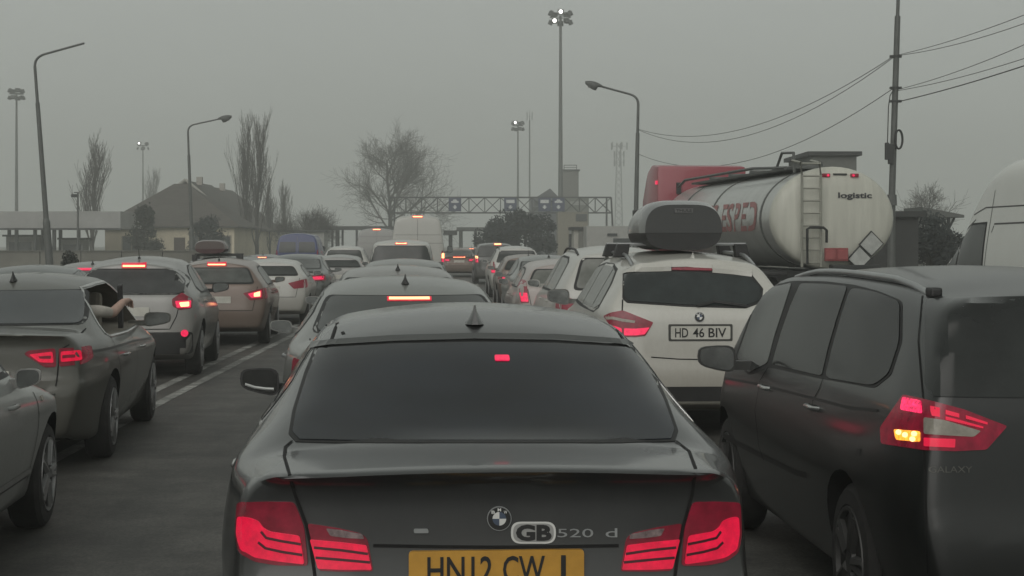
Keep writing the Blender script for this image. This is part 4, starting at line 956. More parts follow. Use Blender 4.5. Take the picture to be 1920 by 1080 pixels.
# ------------------------------------------------------------------ vans
def van(label, px, d, slope, pm, L=5.9, W=1.0, H=2.6, cat='van', br=True, hot=True, name='panel_van', glass=None, hood=1.35, seams=True, rear_glass=False, fx=0.0, mz=.12):
    yw = L - 1.0
    S = dict(L=L, W=W, wr=.36, axles=(L * .20, L - 1.0), cr=[(0, .08), (L, .08)], zb=[(0, .40), (L, .35)], wb=[(0, W - .12), (L - .4, W - .1), (L, W - .3)], zm=.9,
        wm=[(0, W - .03), (.2, W), (L - .9, W), (L - .25, W - .08), (L, W - .2)], zs=[(0, H * .58), (yw - .2, H * .56), (yw + .2, hood - .1), (L, hood - .3)], ws=[(0, W - .05), (yw, W - .03), (L - .3, W - .15), (L, W - .3)],
        zt=[(0, H - .04), (.3, H), (yw - 1.75, H), (yw - 1.2, H - .10), (yw - .75, H - .42), (yw, hood + .10), (yw + .35, hood - .02), (L, hood - .28)], wt=[(0, W - .20), (yw - 1.2, W - .20), (yw - .2, W - .16), (yw + .3, W - .2), (L, W - .4)], rt=.22,
        rear=[(.3, .05), (.5, 0), (.7, 0.02), (1.4, .03), (H - .3, .09), (H, .14)], front=[(.3, .08), (.6, 0), (1.1, .12)], rcx=.25, rcy=.10, zc=1.4, FR=1.2, rs=.2)
    c = Car(name, label, cat, (X(px, d) + fx, d, 0), slope, S, pm, None)
    c.patch('windscreen', rnd([(-W + .24, H - .52), (W - .24, H - .52), (W - .2, hood + .12), (-W + .2, hood + .12)], .08), 'f', M['glass'], off=.004, grid=.12)
    wz0, wz1 = hood - .06, 1.98 if H > 2.3 else H - .24
    wt = [(yw - 1.32, wz0), (yw - 1.28, wz1 - .02), (yw - .80, wz1 - .03), (yw - .40, wz1 - .28), (yw - .08, wz0 + .08), (yw - .06, wz0)]
    for ax in 'LR':
        c.patch('window_trim', [(yw - .69 + (a - yw + .69) * 1.06, 1.6 + (q - 1.6) * 1.08) for a, q in wt], ax, M['trim'], off=.002, grid=.1)
        c.patch('side_window', wt[:3] + [(yw - .52, wz1 - .18), (yw - .46, wz0)], ax, M[glass or 'glass_grey'], off=.006, grid=.1)
        c.patch('side_window', [(yw - .42, wz0), (yw - .46, wz1 - .27), (yw - .40, wz1 - .30), (yw - .10, wz0 + .08), (yw - .09, wz0)], ax, M[glass or 'glass_grey'], off=.006, grid=.1)
    lamps(c, [(W - .16, .95), (W - .04, .95), (W - .04, 1.45), (W - .14, 1.45)], None, [(W - .14, 1.0), (W - .06, 1.0), (W - .06, 1.16), (W - .13, 1.16)], [(W - .14, 1.18), (W - .055, 1.18), (W - .055, 1.36), (W - .13, 1.36)] if hot else None)
    if br: brake(c, H - .075, .17, True, 0, .025, off=.03)
    if rear_glass:
        for s in (-1, 1): c.patch('rear_window', rnd([(s * .06, hood), (s * (W - .2), hood), (s * (W - .24), H - .35), (s * .06, H - .35)], .05), 'r', M['glass_grey'], off=.005, grid=.1)
    c.seam([[(0, H - .16), (0, .45)], [(-W + .10, 1.72), (W - .10, 1.72)], [(-W + .12, 2.02), (W - .12, 2.02)]] if H > 2.3 else [[(0, H - .16), (0, .45)]], 'r', w=.018, m=mat('panel_crease_grey', (.16, .16, .15), .6, var=0))
    c.seam([[(yw - 1.42, H - .42), (yw - 1.40, 1.2), (yw - 1.39, .45)], [(.5, H - .62), (yw - 1.2, H - .62), (yw - .78, H - .70)]] if H > 2.3 else [[(yw - 1.42, H - .2), (yw - 1.39, .45)]], 'L', both=True, w=.016, m=mat('panel_crease_dark', (.07, .07, .068), .6, var=0))
    if H > 2.3: c.seam([[(yw - 1.55, H - .82), (.6, H - .80)], [(yw - 1.50, H - .92), (yw - 1.55, H - .84)], [(yw - .9, H - .76), (yw - .45, H - .93), (yw - .1, H - 1.14)]], 'L', both=True, w=.02, m=MATS['panel_crease_dark'])
    c.mirror(yw - .20, hood + mz, m=M['plastic'], size=(.22, .2, .34), out=.16); c.plate(.0, .62)
    for s in (-1, 1): c.patch('headlight', rnd([(s * .5, .85), (s * .8, .9), (s * .78, 1.1), (s * .55, 1.05)], .03), 'f', M['lamp_clear'], off=.004, grid=.08)
    return c
van('tall white van with lit roof light in the middle lane behind the gantry tree', 783, 60.0, -.05, paint('paint_van_white', (.42, .42, .39), .4, 0, .4, (.25, .24, .21)), 6.5, 1.0, 2.74)
van('pale grey van with red roof light left of the tall white van', 706, 78.0, -.05, paint('paint_van_grey', (.26, .26, .25), .4, 0, .4, (.2, .19, .17)), 5.6, 1.0, 2.42, hot=False)
van('dark blue van with wide rear window in front of the bare bushes', 557, 66.0, -.04, paint('paint_van_blue', (.016, .030, .13), .45, 0, .4, (.06, .065, .085)), 5.0, .92, 2.12, br=False, hot=False, rear_glass=True)
van('white high roof van cut off at the right edge', 2110, 16.4, -.09, paint('paint_van_white_near', (.66, .67, .63), .38, 0, .4, (.26, .26, .23)), 5.9, 1.0, 2.78, br=False, hot=False, fx=.86, mz=-.10)
# ------------------------------------------------------------------ ground, road, markings
def sheet(name, x0, x1, y0, y1, z, m, label=None, nx=1, ny=1):
    mb = MB(); mb.add([(x0, y0, z), (x1, y0, z), (x1, y1, z), (x0, y1, z)], [(0, 1, 2, 3)])
    o = mb.build(name, m); tag(o, kind='structure'); return o
earth = mat('damp_winter_earth', (.075, .075, .058), .95, var=.35, scale=.15, bump=.3)
asphalt = mat('worn_asphalt', (.056, .054, .048), .62, var=.42, scale=.8, bump=.12, stretch=(1.8, .22, 1))
n_, l_ = asphalt.node_tree.nodes, asphalt.node_tree.links
def speckle(m):
    """aggregate, oil drips and pale salt stains over the big wheel-track blotches"""
    n, l = m.node_tree.nodes, m.node_tree.links; b = n['Principled BSDF']; base = b.inputs['Base Color'].links[0].from_socket
    tc = n.new('ShaderNodeTexCoord')
    f = n.new('ShaderNodeTexNoise'); f.inputs['Scale'].default_value = 55; f.inputs['Detail'].default_value = 6; l.new(tc.outputs['Object'], f.inputs['Vector'])
    r = n.new('ShaderNodeMapRange'); r.inputs[1].default_value = .35; r.inputs[2].default_value = .65; r.inputs[3].default_value = .65; r.inputs[4].default_value = 1.4; l.new(f.outputs[0], r.inputs[0])
    s = n.new('ShaderNodeTexNoise'); s.inputs['Scale'].default_value = 1.7; s.inputs['Detail'].default_value = 8; s.inputs['Roughness'].default_value = .7; l.new(tc.outputs['Object'], s.inputs['Vector'])
    r2 = n.new('ShaderNodeMapRange'); r2.inputs[1].default_value = .42; r2.inputs[2].default_value = .62; r2.inputs[3].default_value = .62; r2.inputs[4].default_value = 1.25; l.new(s.outputs[0], r2.inputs[0])
    m1 = n.new('ShaderNodeMath'); m1.operation = 'MULTIPLY'; l.new(r.outputs[0], m1.inputs[0]); l.new(r2.outputs[0], m1.inputs[1])
    v = n.new('ShaderNodeVectorMath'); v.operation = 'SCALE'; l.new(base, v.inputs[0]); l.new(m1.outputs[0], v.inputs['Scale']); l.new(v.outputs[0], b.inputs['Base Color'])
speckle(asphalt)
sheet('ground', -700, 700, -60, 690, 0.0, earth)
sheet('road', -16, 12.5, -30, 260, .006, asphalt)
linem = mat('worn_road_paint', (.23, .23, .215), .75, var=.6, scale=3.2)
speckle(linem)
def strip(pts, w, z, m, name='lane_marking'):
    mb = MB(); vs = []
    for i, p in enumerate(pts):
        d = (Vector(pts[min(i + 1, len(pts) - 1)]) - Vector(pts[max(i - 1, 0)])).normalized(); s = Vector((d.y, -d.x))
        vs += [(p[0] - s.x * w / 2, p[1] - s.y * w / 2, z), (p[0] + s.x * w / 2, p[1] + s.y * w / 2, z)]
    mb.add(vs, [(2 * i, 2 * i + 1, 2 * i + 3, 2 * i + 2) for i in range(len(pts) - 1)])
    o = mb.build(name, m); tag(o, kind='structure'); return o
strip([(-3.55, 10), (-3.83, 18.8), (-3.98, 25), (-4.10, 31.5), (-4.6, 60), (-5.2, 120)], .13, .0105, linem)
strip([(-3.86, 10), (-4.16, 18.8), (-4.33, 25), (-4.47, 31.5), (-5.0, 60), (-5.6, 120)], .13, .0105, linem)
strip([(.75, 20), (-.3, 40), (-1.5, 70), (-2.4, 120)], .12, .0105, linem)
for (px, py, l) in ((600, 0, 0),):
    if l: d = 1.74 * FPX / (py - HOR); strip([(X(px, d) - l / 2, d), (X(px, d) + l / 2, d + .06)], .10, .0105, mat('worn_paint_scrap', (.13, .13, .12), .7, var=.4))
# tar repair seams: long dark bitumen lines in the lane
tar = mat('bitumen_seam', (.018, .018, .018), .45, var=.3)
rs = random.Random(3)
for x0, x1 in ():
    pts = [(x0 + (x1 - x0) * k / 14 + rs.uniform(-.03, .03), 8 + 22 * k / 14) for k in range(15)]
    strip(pts, .05, .0095, tar, 'tar_seam')

# ------------------------------------------------------------------ walls, houses, canopies
conc = mat('weathered_concrete', (.16, .155, .135), .9, var=.2, scale=.6, bump=.2)
def rough_wall():
    t = empty('concrete_wall', (-28, 86, 0)); tag(t, 'low grey concrete wall running in front of the houses', 'wall')
    mb = MB()
    for k in range(12): mb.box((-12 + k * 2.0 * 1.05 - .0, 0, .64), (2.06, .22, 1.28))
    mb.build('panel', conc, t, bevel=.02)
    mb = MB(); mb.box((-.5, 0, 1.31), (25.4, .34, .06)); mb.build('coping', mat('coping_concrete', (.13, .128, .112), .9, var=.2), t)
rough_wall()
plaster = mat('cream_plaster', (.55, .49, .37), .9, var=.12, scale=.8)
tile = mat('dark_roof_tiles', (.070, .062, .054), .8, var=.38, scale=1.6, stretch=(.5, .5, 9), bump=.5)
wdark = mat('house_window_glass', (.05, .055, .055), .15, var=.3)
wframe = mat('house_window_frame', (.25, .22, .17), .6, var=.15)
def house(label, cx, cy, w, d, eave, ridge, hipx, wins=(), rot=0.0, doors=(), barge=False):
    t = empty('house', (cx, cy, 0), rot); tag(t, label, 'house', 'pitched roof houses on the left')
    mb = MB(); mb.box((0, 0, eave / 2), (w, d, eave)); mb.build('wall', plaster, t)
    o = .55; mb = MB(); z0, z1 = eave - .08, ridge
    A = [(-w / 2 - o, -d / 2 - o, z0), (w / 2 + o, -d / 2 - o, z0), (w / 2 + o, d / 2 + o, z0), (-w / 2 - o, d / 2 + o, z0)]
    B = [(-w / 2 + hipx, -.0, z1), (w / 2 - hipx, 0, z1)] if w >= d else [(0, -d / 2 + hipx, z1), (0, d / 2 - hipx, z1)]
    low = [(x, y, z - .14) for x, y, z in A]
    vs = A + B + low
    if w >= d: fs = [(0, 1, 5, 4), (2, 3, 4, 5), (1, 2, 5), (3, 0, 4)]
    else: fs = [(0, 1, 4), (1, 2, 5, 4), (2, 3, 5), (3, 0, 4, 5)]
    fs += [(6, 9, 8, 7), (0, 6, 7, 1), (1, 7, 8, 2), (2, 8, 9, 3), (3, 9, 6, 0)]
    mb.add(vs, fs); r = mb.build('roof', tile, t)
    if barge:
        for sx in (-1, 1): mb = MB(); mb.cyl((sx * (w / 2 + o), -d / 2 - o - .06, z0 + .05), (0, -d / 2 + hipx - .10, z1 + .06), .15, .15, 6); mb.build('bargeboard', mat('pale_bargeboard', (.32, .31, .28), .7, var=.1), t)
        mb = MB(); mb.box((.5, d * .1 - 4, ridge + .1), (.55, .55, .8)); mb.build('chimney', mat('chimney_pale', (.34, .32, .29), .9, var=.2), r)
    for (x, z, ww, hh) in wins:
        mb = MB(); mb.box((x, -d / 2 - .015, z), (ww + .2, .07, hh + .2)); f = mb.build('window', wframe, t)
        mb = MB(); mb.box((x - ww * .26, -d / 2 - .045, z), (ww * .46, .05, hh)); mb.box((x + ww * .26, -d / 2 - .045, z), (ww * .46, .05, hh)); mb.build('pane', wdark, f)
    for (x, ww, hh) in doors:
        mb = MB(); mb.box((x, -d / 2 - .02, hh / 2), (ww, .08, hh)); mb.build('door', mat('brown_door', (.06, .04, .03), .6, var=.2), t)
    return t
D = 150
house('brown hipped roof house nearest the dark pine, with cream wall', X(318, D), D + 5, 11.6, 10, 3.3, 7.2, 5.2, [(-3.4, 1.6, 1.6, 1.3), (2.6, 1.7, 1.5, 1.3), (4.9, 1.6, 1.1, 1.4)], doors=[(.9, 1.0, 2.2)])
house('second pitched roof house stepping up behind the nearest one', X(352, 162), 168, 10.0, 15, 3.3, 7.75, .5, [(3, 1.7, 1.3, 1.3)], barge=True)
house('third pitched roof house with white chimney end, half hidden by the poplars', X(391, 178), 186, 10.4, 16, 3.2, 7.75, .5, [(3, 1.7, 1.3, 1.3)], barge=True)
roofw = mat('canopy_sheet_metal', (.30, .30, .29), .6, .2, var=.15, scale=.5)
def canopy(label, x0, x1, y, depth, zt, th, posts, m=roofw, pm=None, rp=.14, cat='canopy', booths=()):
    t = empty('canopy', ((x0 + x1) / 2, y, 0)); tag(t, label, cat)
    w = x1 - x0
    mb = MB(); mb.box((0, depth / 2, zt - th / 2), (w, depth, th)); mb.build('roof', m, t, bevel=.04)
    mb = MB(); mb.box((0, -.05, zt - th - .02), (w + .1, .14, .16)); mb.build('fascia', M['darksteel'], t)
    for px in posts:
        for yy in (.6, depth - .6):
            mb = MB(); mb.cyl((px - (x0 + x1) / 2, yy, 0), (px - (x0 + x1) / 2, yy, zt - th), rp, rp, 8); mb.build('post', pm or M['darksteel'], t, 60)
    return t
D = 138
canopy('long pale flat canopy on dark posts at the left edge', X(-160, D), X(226, D), D, 9, Z(396, D), 1.45, [X(-100, D), X(27, D), X(62, D), X(98, D), X(-40, D)], rp=.17)
def booth(label, px, d, w, dp, h, roofo=.25, m=None, name='booth', z0=0):
    t = empty(name, (X(px, d), d, 0)); tag(t, label, 'booth')
    mb = MB(); mb.box((0, dp / 2, h / 2), (w, dp, h)); mb.build('wall', m or mat('booth_panel', (.28, .28, .26), .7, var=.15), t, bevel=.02)
    mb = MB(); mb.box((0, dp / 2, h + .08), (w + 2 * roofo, dp + 2 * roofo, .16)); mb.build('roof', M['darksteel'], t)
    mb = MB(); mb.box((0, -.012, h * .62), (w * .8, .05, h * .36)); mb.build('window', wdark, t)
    return t
booth('grey booth with dark window under the left canopy', 38, 141, 2.4, 2.0, 2.25)
booth('pale booth between the canopy posts beside the poplar', 135, 143, 1.9, 2, 2.0)
booth('small white hut beside the blue van by the poplars', 566, 150, 4.0, 3, 2.7)
D = 190
canopy('thin flat canopy on paired posts left of the vans', X(602, D), X(742, D), D, 8, Z(424, D), .35, [X(622, D), X(630, D), X(668, D)], rp=.13, m=M['darksteel'])
D = 205
canopy('flat canopy with dark roof edge right of the tall white van', X(856, D), X(930, D), D, 9, Z(426, D), .4, [X(862, D), X(890, D), X(918, D)], rp=.12, m=M['steel'])
D = 150
canopy('small dark flat roof on one post right behind the tall white van', X(832, D), X(856, D), D, 2, Z(432, D), .32, [X(844, D)], m=M['darksteel'], rp=.16)
canopy('flat white canopy roof right of the dark bush under the gantry', X(1074, 120), X(1190, 120), 120, 8, Z(428, 120), .4, [X(1076, 120), X(1098, 120), X(1182, 120)], m=mat('canopy_white', (.36, .36, .34), .6, var=.1), rp=.13)
# customs hall behind the gantry
def block(name, label, px0, px1, ztop, d, dp, m, feats=(), cat='building', parapet=True):
    x0, x1 = X(px0, d), X(px1, d)
    t = empty(name, ((x0 + x1) / 2, d, 0)); tag(t, label, cat); w = x1 - x0
    mb = MB(); mb.box((0, dp / 2, ztop / 2), (w, dp, ztop)); mb.build('wall', m, t)
    if parapet: mb = MB(); mb.box((0, dp / 2, ztop + .09), (w + .4, dp + .4, .18)); mb.build('roof', M['darksteel'], t)
    for nm, (fx, fz, fw, fh), fm in feats:
        mb = MB(); mb.box((X(fx, d) - (x0 + x1) / 2, -.03, Z(fz, d)), (fw, .1, fh)); mb.build(nm, fm, t)
    return t
grc = mat('grey_render', (.15, .15, .135), .9, var=.12, scale=.5)
t = block('tower', 'plain grey concrete tower with a roof railing beside the tall mast', 1054, 1085, Z(320, 240), 240, 3, grc)
mb = MB()
for sx in (-1, 1): mb.cyl((sx * .9 + .0, .3, Z(320, 240) + .18), (sx * .9, .3, Z(309, 240)), .05, n=6)
mb.cyl((-.9, .3, Z(309.5, 240)), (.9, .3, Z(309.5, 240)), .05, n=6); mb.cyl((-.9, .3, Z(314, 240)), (.9, .3, Z(314, 240)), .04, n=6); mb.build('railing', M['darksteel'], t)
t = block('customs_house', 'blue grey gabled building behind the gantry signs', 994, 1046, Z(370, 235), 235, 6, mat('slate_blue_cladding', (.10, .105, .115), .7, var=.15), [('window', (1022, 381, 3.0, .7), wdark), ('window', (1020, 392, 3.4, .6), wdark)], parapet=False)
mb = MB(); zz = Z(370, 235); mb.prism([(-.5 - .6, zz), (2.1 + .0, zz), (.85, zz + 1.25)], 'y', -.15, 6.1); mb.build('gable', mat('slate_roof', (.07, .072, .078), .7, var=.2), t)
block('office_block', 'grey flat office block with a pale sign strip right of the gantry signs', 1048, 1104, Z(369, 225), 225, 7, mat('grey_green_render', (.13, .14, .12), .9, var=.12), [('sign', (1084, 381, 2.2, .5), mat('pale_sign', (.26, .27, .25), .6, var=.1)), ('wall_band', (1076, 398, 3.6, .35), conc)], parapet=False)
block('kiosk', 'pale lower building right of the dark bush below the gantry', 1046, 1102, Z(398, 180), 180, 6, mat('warm_render', (.20, .185, .145), .9, var=.15), [('window', (1090, 408, 1.2, .8), wdark)], parapet=False)
t = block('checkpoint_cabin', 'white cabin with dark window panels behind the white SUV', 1076, 1128, Z(431, 100), 100, 4, mat('cabin_white', (.36, .35, .31), .8, var=.1), [('door', (1090, 463, .35, 2.0), grc), ('door', (1101, 463, .3, 2.0), wdark)], parapet=True)
block('checkpoint_cabin', 'long white cabin with grey strips left of the big roof box', 1100, 1180, Z(424, 92), 92, 4, mat('cabin_grey_white', (.33, .33, .31), .8, var=.1), [('window', (1148, 440, .55, .14), wdark), ('window', (1165, 452, .9, .3), wdark)], parapet=False)
block('fuel_station', 'flat roofed dark grey building showing above the tank trailer', 1522, 1606, Z(292, 72), 72, 6, mat('grey_fascia', (.12, .125, .115), .8, var=.12), parapet=True)
block('shed', 'dark grey shed wall between the tank trailer and the white van', 1640, 1722, Z(407, 52), 52, 4, mat('dark_cladding', (.035, .036, .035), .8, var=.15, scale=1.0), parapet=True)
def lean_to():
    d = 62; t = empty('shelter', (X(1768, d), d, 0)); tag(t, 'small open shelter with sloping roof and braced posts left of the white van', 'shelter')
    x0 = X(1768, d); a, b_ = X(1730, d) - x0, X(1808, d) - x0
    mb = MB(); mb.add([(a, 0, Z(388, d)), (b_, 0, Z(403, d)), (b_, 3, Z(403, d)), (a, 3, Z(388, d)), (a, 0, Z(407, d)), (b_, 0, Z(408, d)), (b_, 3, Z(408, d)), (a, 3, Z(407, d))], [(0, 1, 2, 3), (7, 6, 5, 4), (0, 4, 5, 1), (1, 5, 6, 2), (2, 6, 7, 3), (3, 7, 4, 0)])
    mb.build('roof', mat('shelter_roof_grey', (.10, .105, .098), .7, var=.15), t)
    for px in (1747, 1781):
        for yy in (.2, 2.8): mb = MB(); mb.cyl((X(px, d) - x0, yy, 0), (X(px, d) - x0, yy, Z(407, d)), .06, n=6); mb.build('post', M['darksteel'], t)
    for p, q in ((1781, 1770), (1781, 1792)):
        mb = MB(); mb.cyl((X(p, d) - x0, .2, Z(430, d)), (X(q, d) - x0, .2, Z(408, d)), .045, n=6); mb.build('brace', M['darksteel'], t)
lean_to()

# ------------------------------------------------------------------ gantry
def gantry():
    d = 200; t = empty('sign_gantry', (X(938, d), d, 0)); tag(t, 'dark lattice gantry with four lane signs spanning the road', 'gantry')
    x0 = X(938, d); zt, zb = Z(370, d), Z(399, d); a, b_ = X(731, d) - x0, X(1146, d) - x0
    for x in (a, b_):
        for k, dx in enumerate((0, .55 if x < 0 else -.55)):
            mb = MB(); mb.cyl((x + dx + (.35 if x > 0 and k == 0 else (-.2 if k == 0 else 0)), 0, 0), (x + dx, 0, zt), .13, .11, 8); mb.build('leg', M['darksteel'], t, 60)
    for z in (zt, zb):
        for y in (0, .9): mb = MB(); mb.box(((a + b_) / 2, y, z), (b_ - a, .16, .16)); mb.build('chord', M['darksteel'], t)
    mb = MB(); n = 14; s = (b_ - a) / n
    for y in (0, .9):
        for k in range(n):
            xa, xb = a + k * s, a + (k + 1) * s
            mb.cyl((xa, y, zb), (xb, y, zt), .045, n=5); mb.cyl((xa, y, zt), (xb, y, zb), .045, n=5); mb.cyl((xa, y, zb), (xa, y, zt), .05, n=5)
    mb.build('lattice', M['darksteel'], t)
    for k, px in enumerate((853, 957, 1021, 1047)):
        x = X(px, d) - x0; mb = MB(); mb.box((x, -.16, (zt + zb) / 2 + .05), (1.5, .18, 1.62)); sg = mb.build('sign', mat('sign_navy', (.015, .025, .075), .5, var=.2), t, bevel=.04)
        wm = mat('sign_white', (.55, .56, .55), .5, var=.05)
        mb = MB(); zc = (zt + zb) / 2 + .05
        if k in (0, 3): mb.box((x, -.262, zc + .32), (.9, .02, .22)); mb.prism([(x - .28, zc + .42), (x + .28, zc + .42), (x + .18, zc + .62), (x - .18, zc + .62)], 'y', -.272, -.252)
        else: mb.box((x, -.262, zc + .38), (1.0, .02, .40)); 
        mb.build('pictogram', wm, sg)
        mb = MB(); mb.prism([(x - .3, zc - .25), (x - .12, zc - .25), (x - .12, zc - .08), (x + .12, zc - .08), (x + .12, zc - .25), (x + .3, zc - .25), (x, zc - .55)], 'y', -.272, -.252); mb.build('arrow', wm, sg)
gantry()

# ------------------------------------------------------------------ masts, lamps, poles, wires
lampglow = mat('floodlight_lit', (.8, .8, .78), .3, var=0, emit=(1, .98, .93), estr=2.2)
lamphaze = mat('floodlight_face', (.14, .145, .14), .4, var=.1)
def mast(label, px, ytop, ybase, d, r0, n=8, lit=(), rad=.95, sz=.55, two=False, lean=0.0):
    t = empty('floodlight_mast', (X(px, d), d, 0)); tag(t, label, 'floodlight mast'); zt = Z(ytop, d)
    mb = MB(); mb.cyl((0, 0, 0), (lean, 0, zt), r0, r0 * .45, 10); mb.build('pole', M['steel'], t, 60)
    rs = random.Random(px)
    mb = MB(); mb.tube([(lean + rad * math.cos(2 * math.pi * k / 16), rad * math.sin(2 * math.pi * k / 16), zt - .15) for k in range(17)], .05, 5)
    for k in range(4): mb.cyl((lean, 0, zt - .15), (lean + rad * math.cos(k * math.pi / 2), rad * math.sin(k * math.pi / 2), zt - .15), .04, n=5)
    mb.build('ring', M['darksteel'], t)
    for k in range(n):
        a = 2 * math.pi * k / n + .3; x, y = lean + rad * math.cos(a), rad * math.sin(a); z = zt + (.22 if k % 2 else -.55) * sz / .55
        mb = MB(); mb.box((x, y, z), (sz, sz * .45, sz * .75), rz=a + math.pi / 2, rx=R(-25)); h = mb.build('floodlight', M['darksteel'], t, bevel=.03)
        if k in lit:
            mb = MB(); mb.cyl((x, y - .28 * sz / .5, z), (x, y - .36 * sz / .5, z - .02), sz * .33, sz * .30, 12); mb.build('lens', lampglow, h)
    return t
mast('tallest floodlight mast with two lit lamps behind the gantry', 1051, 30, 0, 216, .36, 10, (6, 7), 1.35, .80)
mast('floodlight mast with one lit lamp beside the thin aerial', 971, 234, 0, 310, .26, 8, (5,), 1.0, .8)
mast('floodlight mast at the far left above the canopy', 31, 174, 0, 250, .30, 9, (), 1.05, .75)
mast('distant floodlight mast with a lit lamp beside the house roof', 268, 272, 0, 370, .26, 8, (5,), 1.15, .75)
def thin_mast():
    d = 330; t = empty('radio_mast', (X(993, d), d, 0)); tag(t, 'thin radio aerial right of the lit floodlight mast', 'radio mast')
    mb = MB(); mb.cyl((0, 0, 0), (0, 0, Z(225, d)), .2, .13, 8); mb.build('pole', M['steel'], t, 60)
    mb = MB(); mb.cyl((0, 0, Z(225, d)), (0, 0, Z(204, d)), .06, .03, 6); mb.build('aerial', M['steel'], t)
    for q in (-.5, .5): mb = MB(); mb.box((q, 0, Z(218, d)), (.14, .14, 1.6)); mb.box((q / 2, 0, Z(218, d)), (.5, .05, .05)); mb.build('antenna_panel', M['steel'], t)
thin_mast()
def lattice_tower():
    d = 520; t = empty('lattice_tower', (X(1160, d), d, 0)); tag(t, 'faint telecom lattice tower fading in the haze', 'tower'); zt = Z(268, d); mb = MB(); n = 16
    cs = lambda k: [(sx * w_(k), sy * w_(k), zt * k / n) for sx, sy in ((-1, -1), (1, -1), (1, 1), (-1, 1))]
    w_ = lambda k: 1.3 - .7 * k / n
    for k in range(n):
        A, B = cs(k), cs(k + 1)
        for q in range(4): mb.cyl(A[q], B[q], .13, n=4); mb.cyl(A[q], B[(q + 1) % 4], .07, n=4); mb.cyl(A[(q + 1) % 4], B[q], .07, n=4)
    mb.build('lattice', M['steel'], t)
    for z in (274, 290, 305):
        for q in range(5):
            a = q * 2 * math.pi / 5; rr = 2.6 if z == 274 else 1.6
            mb = MB(); mb.box((rr * math.cos(a), rr * math.sin(a), Z(z, d)), (.4, .4, 2.2)); mb.cyl((0, 0, Z(z, d)), (rr * math.cos(a), rr * math.sin(a), Z(z, d)), .1, n=4); mb.build('antenna_panel', M['steel'], t)
lattice_tower()
def street_lamp(label, px0, pxt, yt, d, ax, ay, r=.10, thick=.22, head=True, ybend=None):
    """pole foot at px0, bend at (pxt, yt), arm end at (ax, ay)"""
    t = empty('street_lamp', (X(px0, d), d, 0)); tag(t, label, 'street lamp', 'street lamps along the road')
    T = Vector((X(pxt, d) - X(px0, d), 0, Z(yt, d))); E = Vector((X(ax, d) - X(px0, d), 0, Z(ay, d)))
    mb = MB(); mb.cyl((0, 0, 0), T * .28, thick * .95, thick * .85, 12); mb.cyl(T * .28, T * .295, thick * .85, r * 1.25, 12); mb.cyl(T * .29, T * .80, r * 1.25, r * 1.0, 10); mb.cyl(T * .80, T * .96, r * .75, r * .7, 10); mb.build('pole', M['steel'], t, 50)
    pts = [T * .955]; Bz = T
    for k in range(1, 7):
        u = k / 6; a = T * .955; c_ = T; e = T + (E - T).normalized() * (T.length * .05); pts.append(a * (1 - u) ** 2 + c_ * 2 * u * (1 - u) + e * u * u)
    pts.append(E); mb = MB(); mb.tube(pts, r * .68, 8, r * .5); mb.build('arm', M['steel'], t, 60)
    if head:
        dr = (E - T).normalized(); mb = MB(); rr = []
        for k in range(9):
            u = k / 8; w = .17 * math.sin(math.pi * (.12 + .82 * u)) + .03; c_ = E + dr * (-.25 + .85 * u)
            rr.append([c_ + Vector((0, math.cos(q * math.pi / 5) * w, math.sin(q * math.pi / 5) * w * (.75 if math.sin(q * math.pi / 5) > 0 else 1.0 * (u > .35) + .4))) for q in range(10)])
        mb.loft(rr); h = mb.build('lamp_head', M['steel'], t, 50)
        mb = MB(); c_ = E + dr * .35; mb.cyl(c_ + Vector((0, 0, -.08)), c_ + Vector((0, 0, -.20)), .15, .10, 12); mb.build('lens', lamphaze, h)
    return t
street_lamp('leaning street lamp with a bare arm and no head on the left', 96, 64, 107, 67, 158, 81, .085, .17, head=False)
street_lamp('street lamp with rounded head in front of the house roofs', 362, 352, 236, 100, 416, 222, .085, .17)
street_lamp('street lamp with head pointing left beside the red lorry cab', 1190, 1197, 181, 80, 1120, 160, .095, .17)
def cctv():
    d = 105; t = empty('camera_post', (X(146, d), d, 0)); tag(t, 'small camera post in front of the left poplar', 'camera post')
    mb = MB(); mb.cyl((0, 0, 0), (0, 0, Z(360, d)), .08, .06, 8); mb.build('pole', M['steel'], t, 60)
    mb = MB(); mb.box((-.22, 0, Z(367, d)), (.34, .3, .2)); mb.box((-.1, 0, Z(361, d)), (.3, .06, .06)); mb.build('camera', M['darksteel'], t, bevel=.02)
cctv()
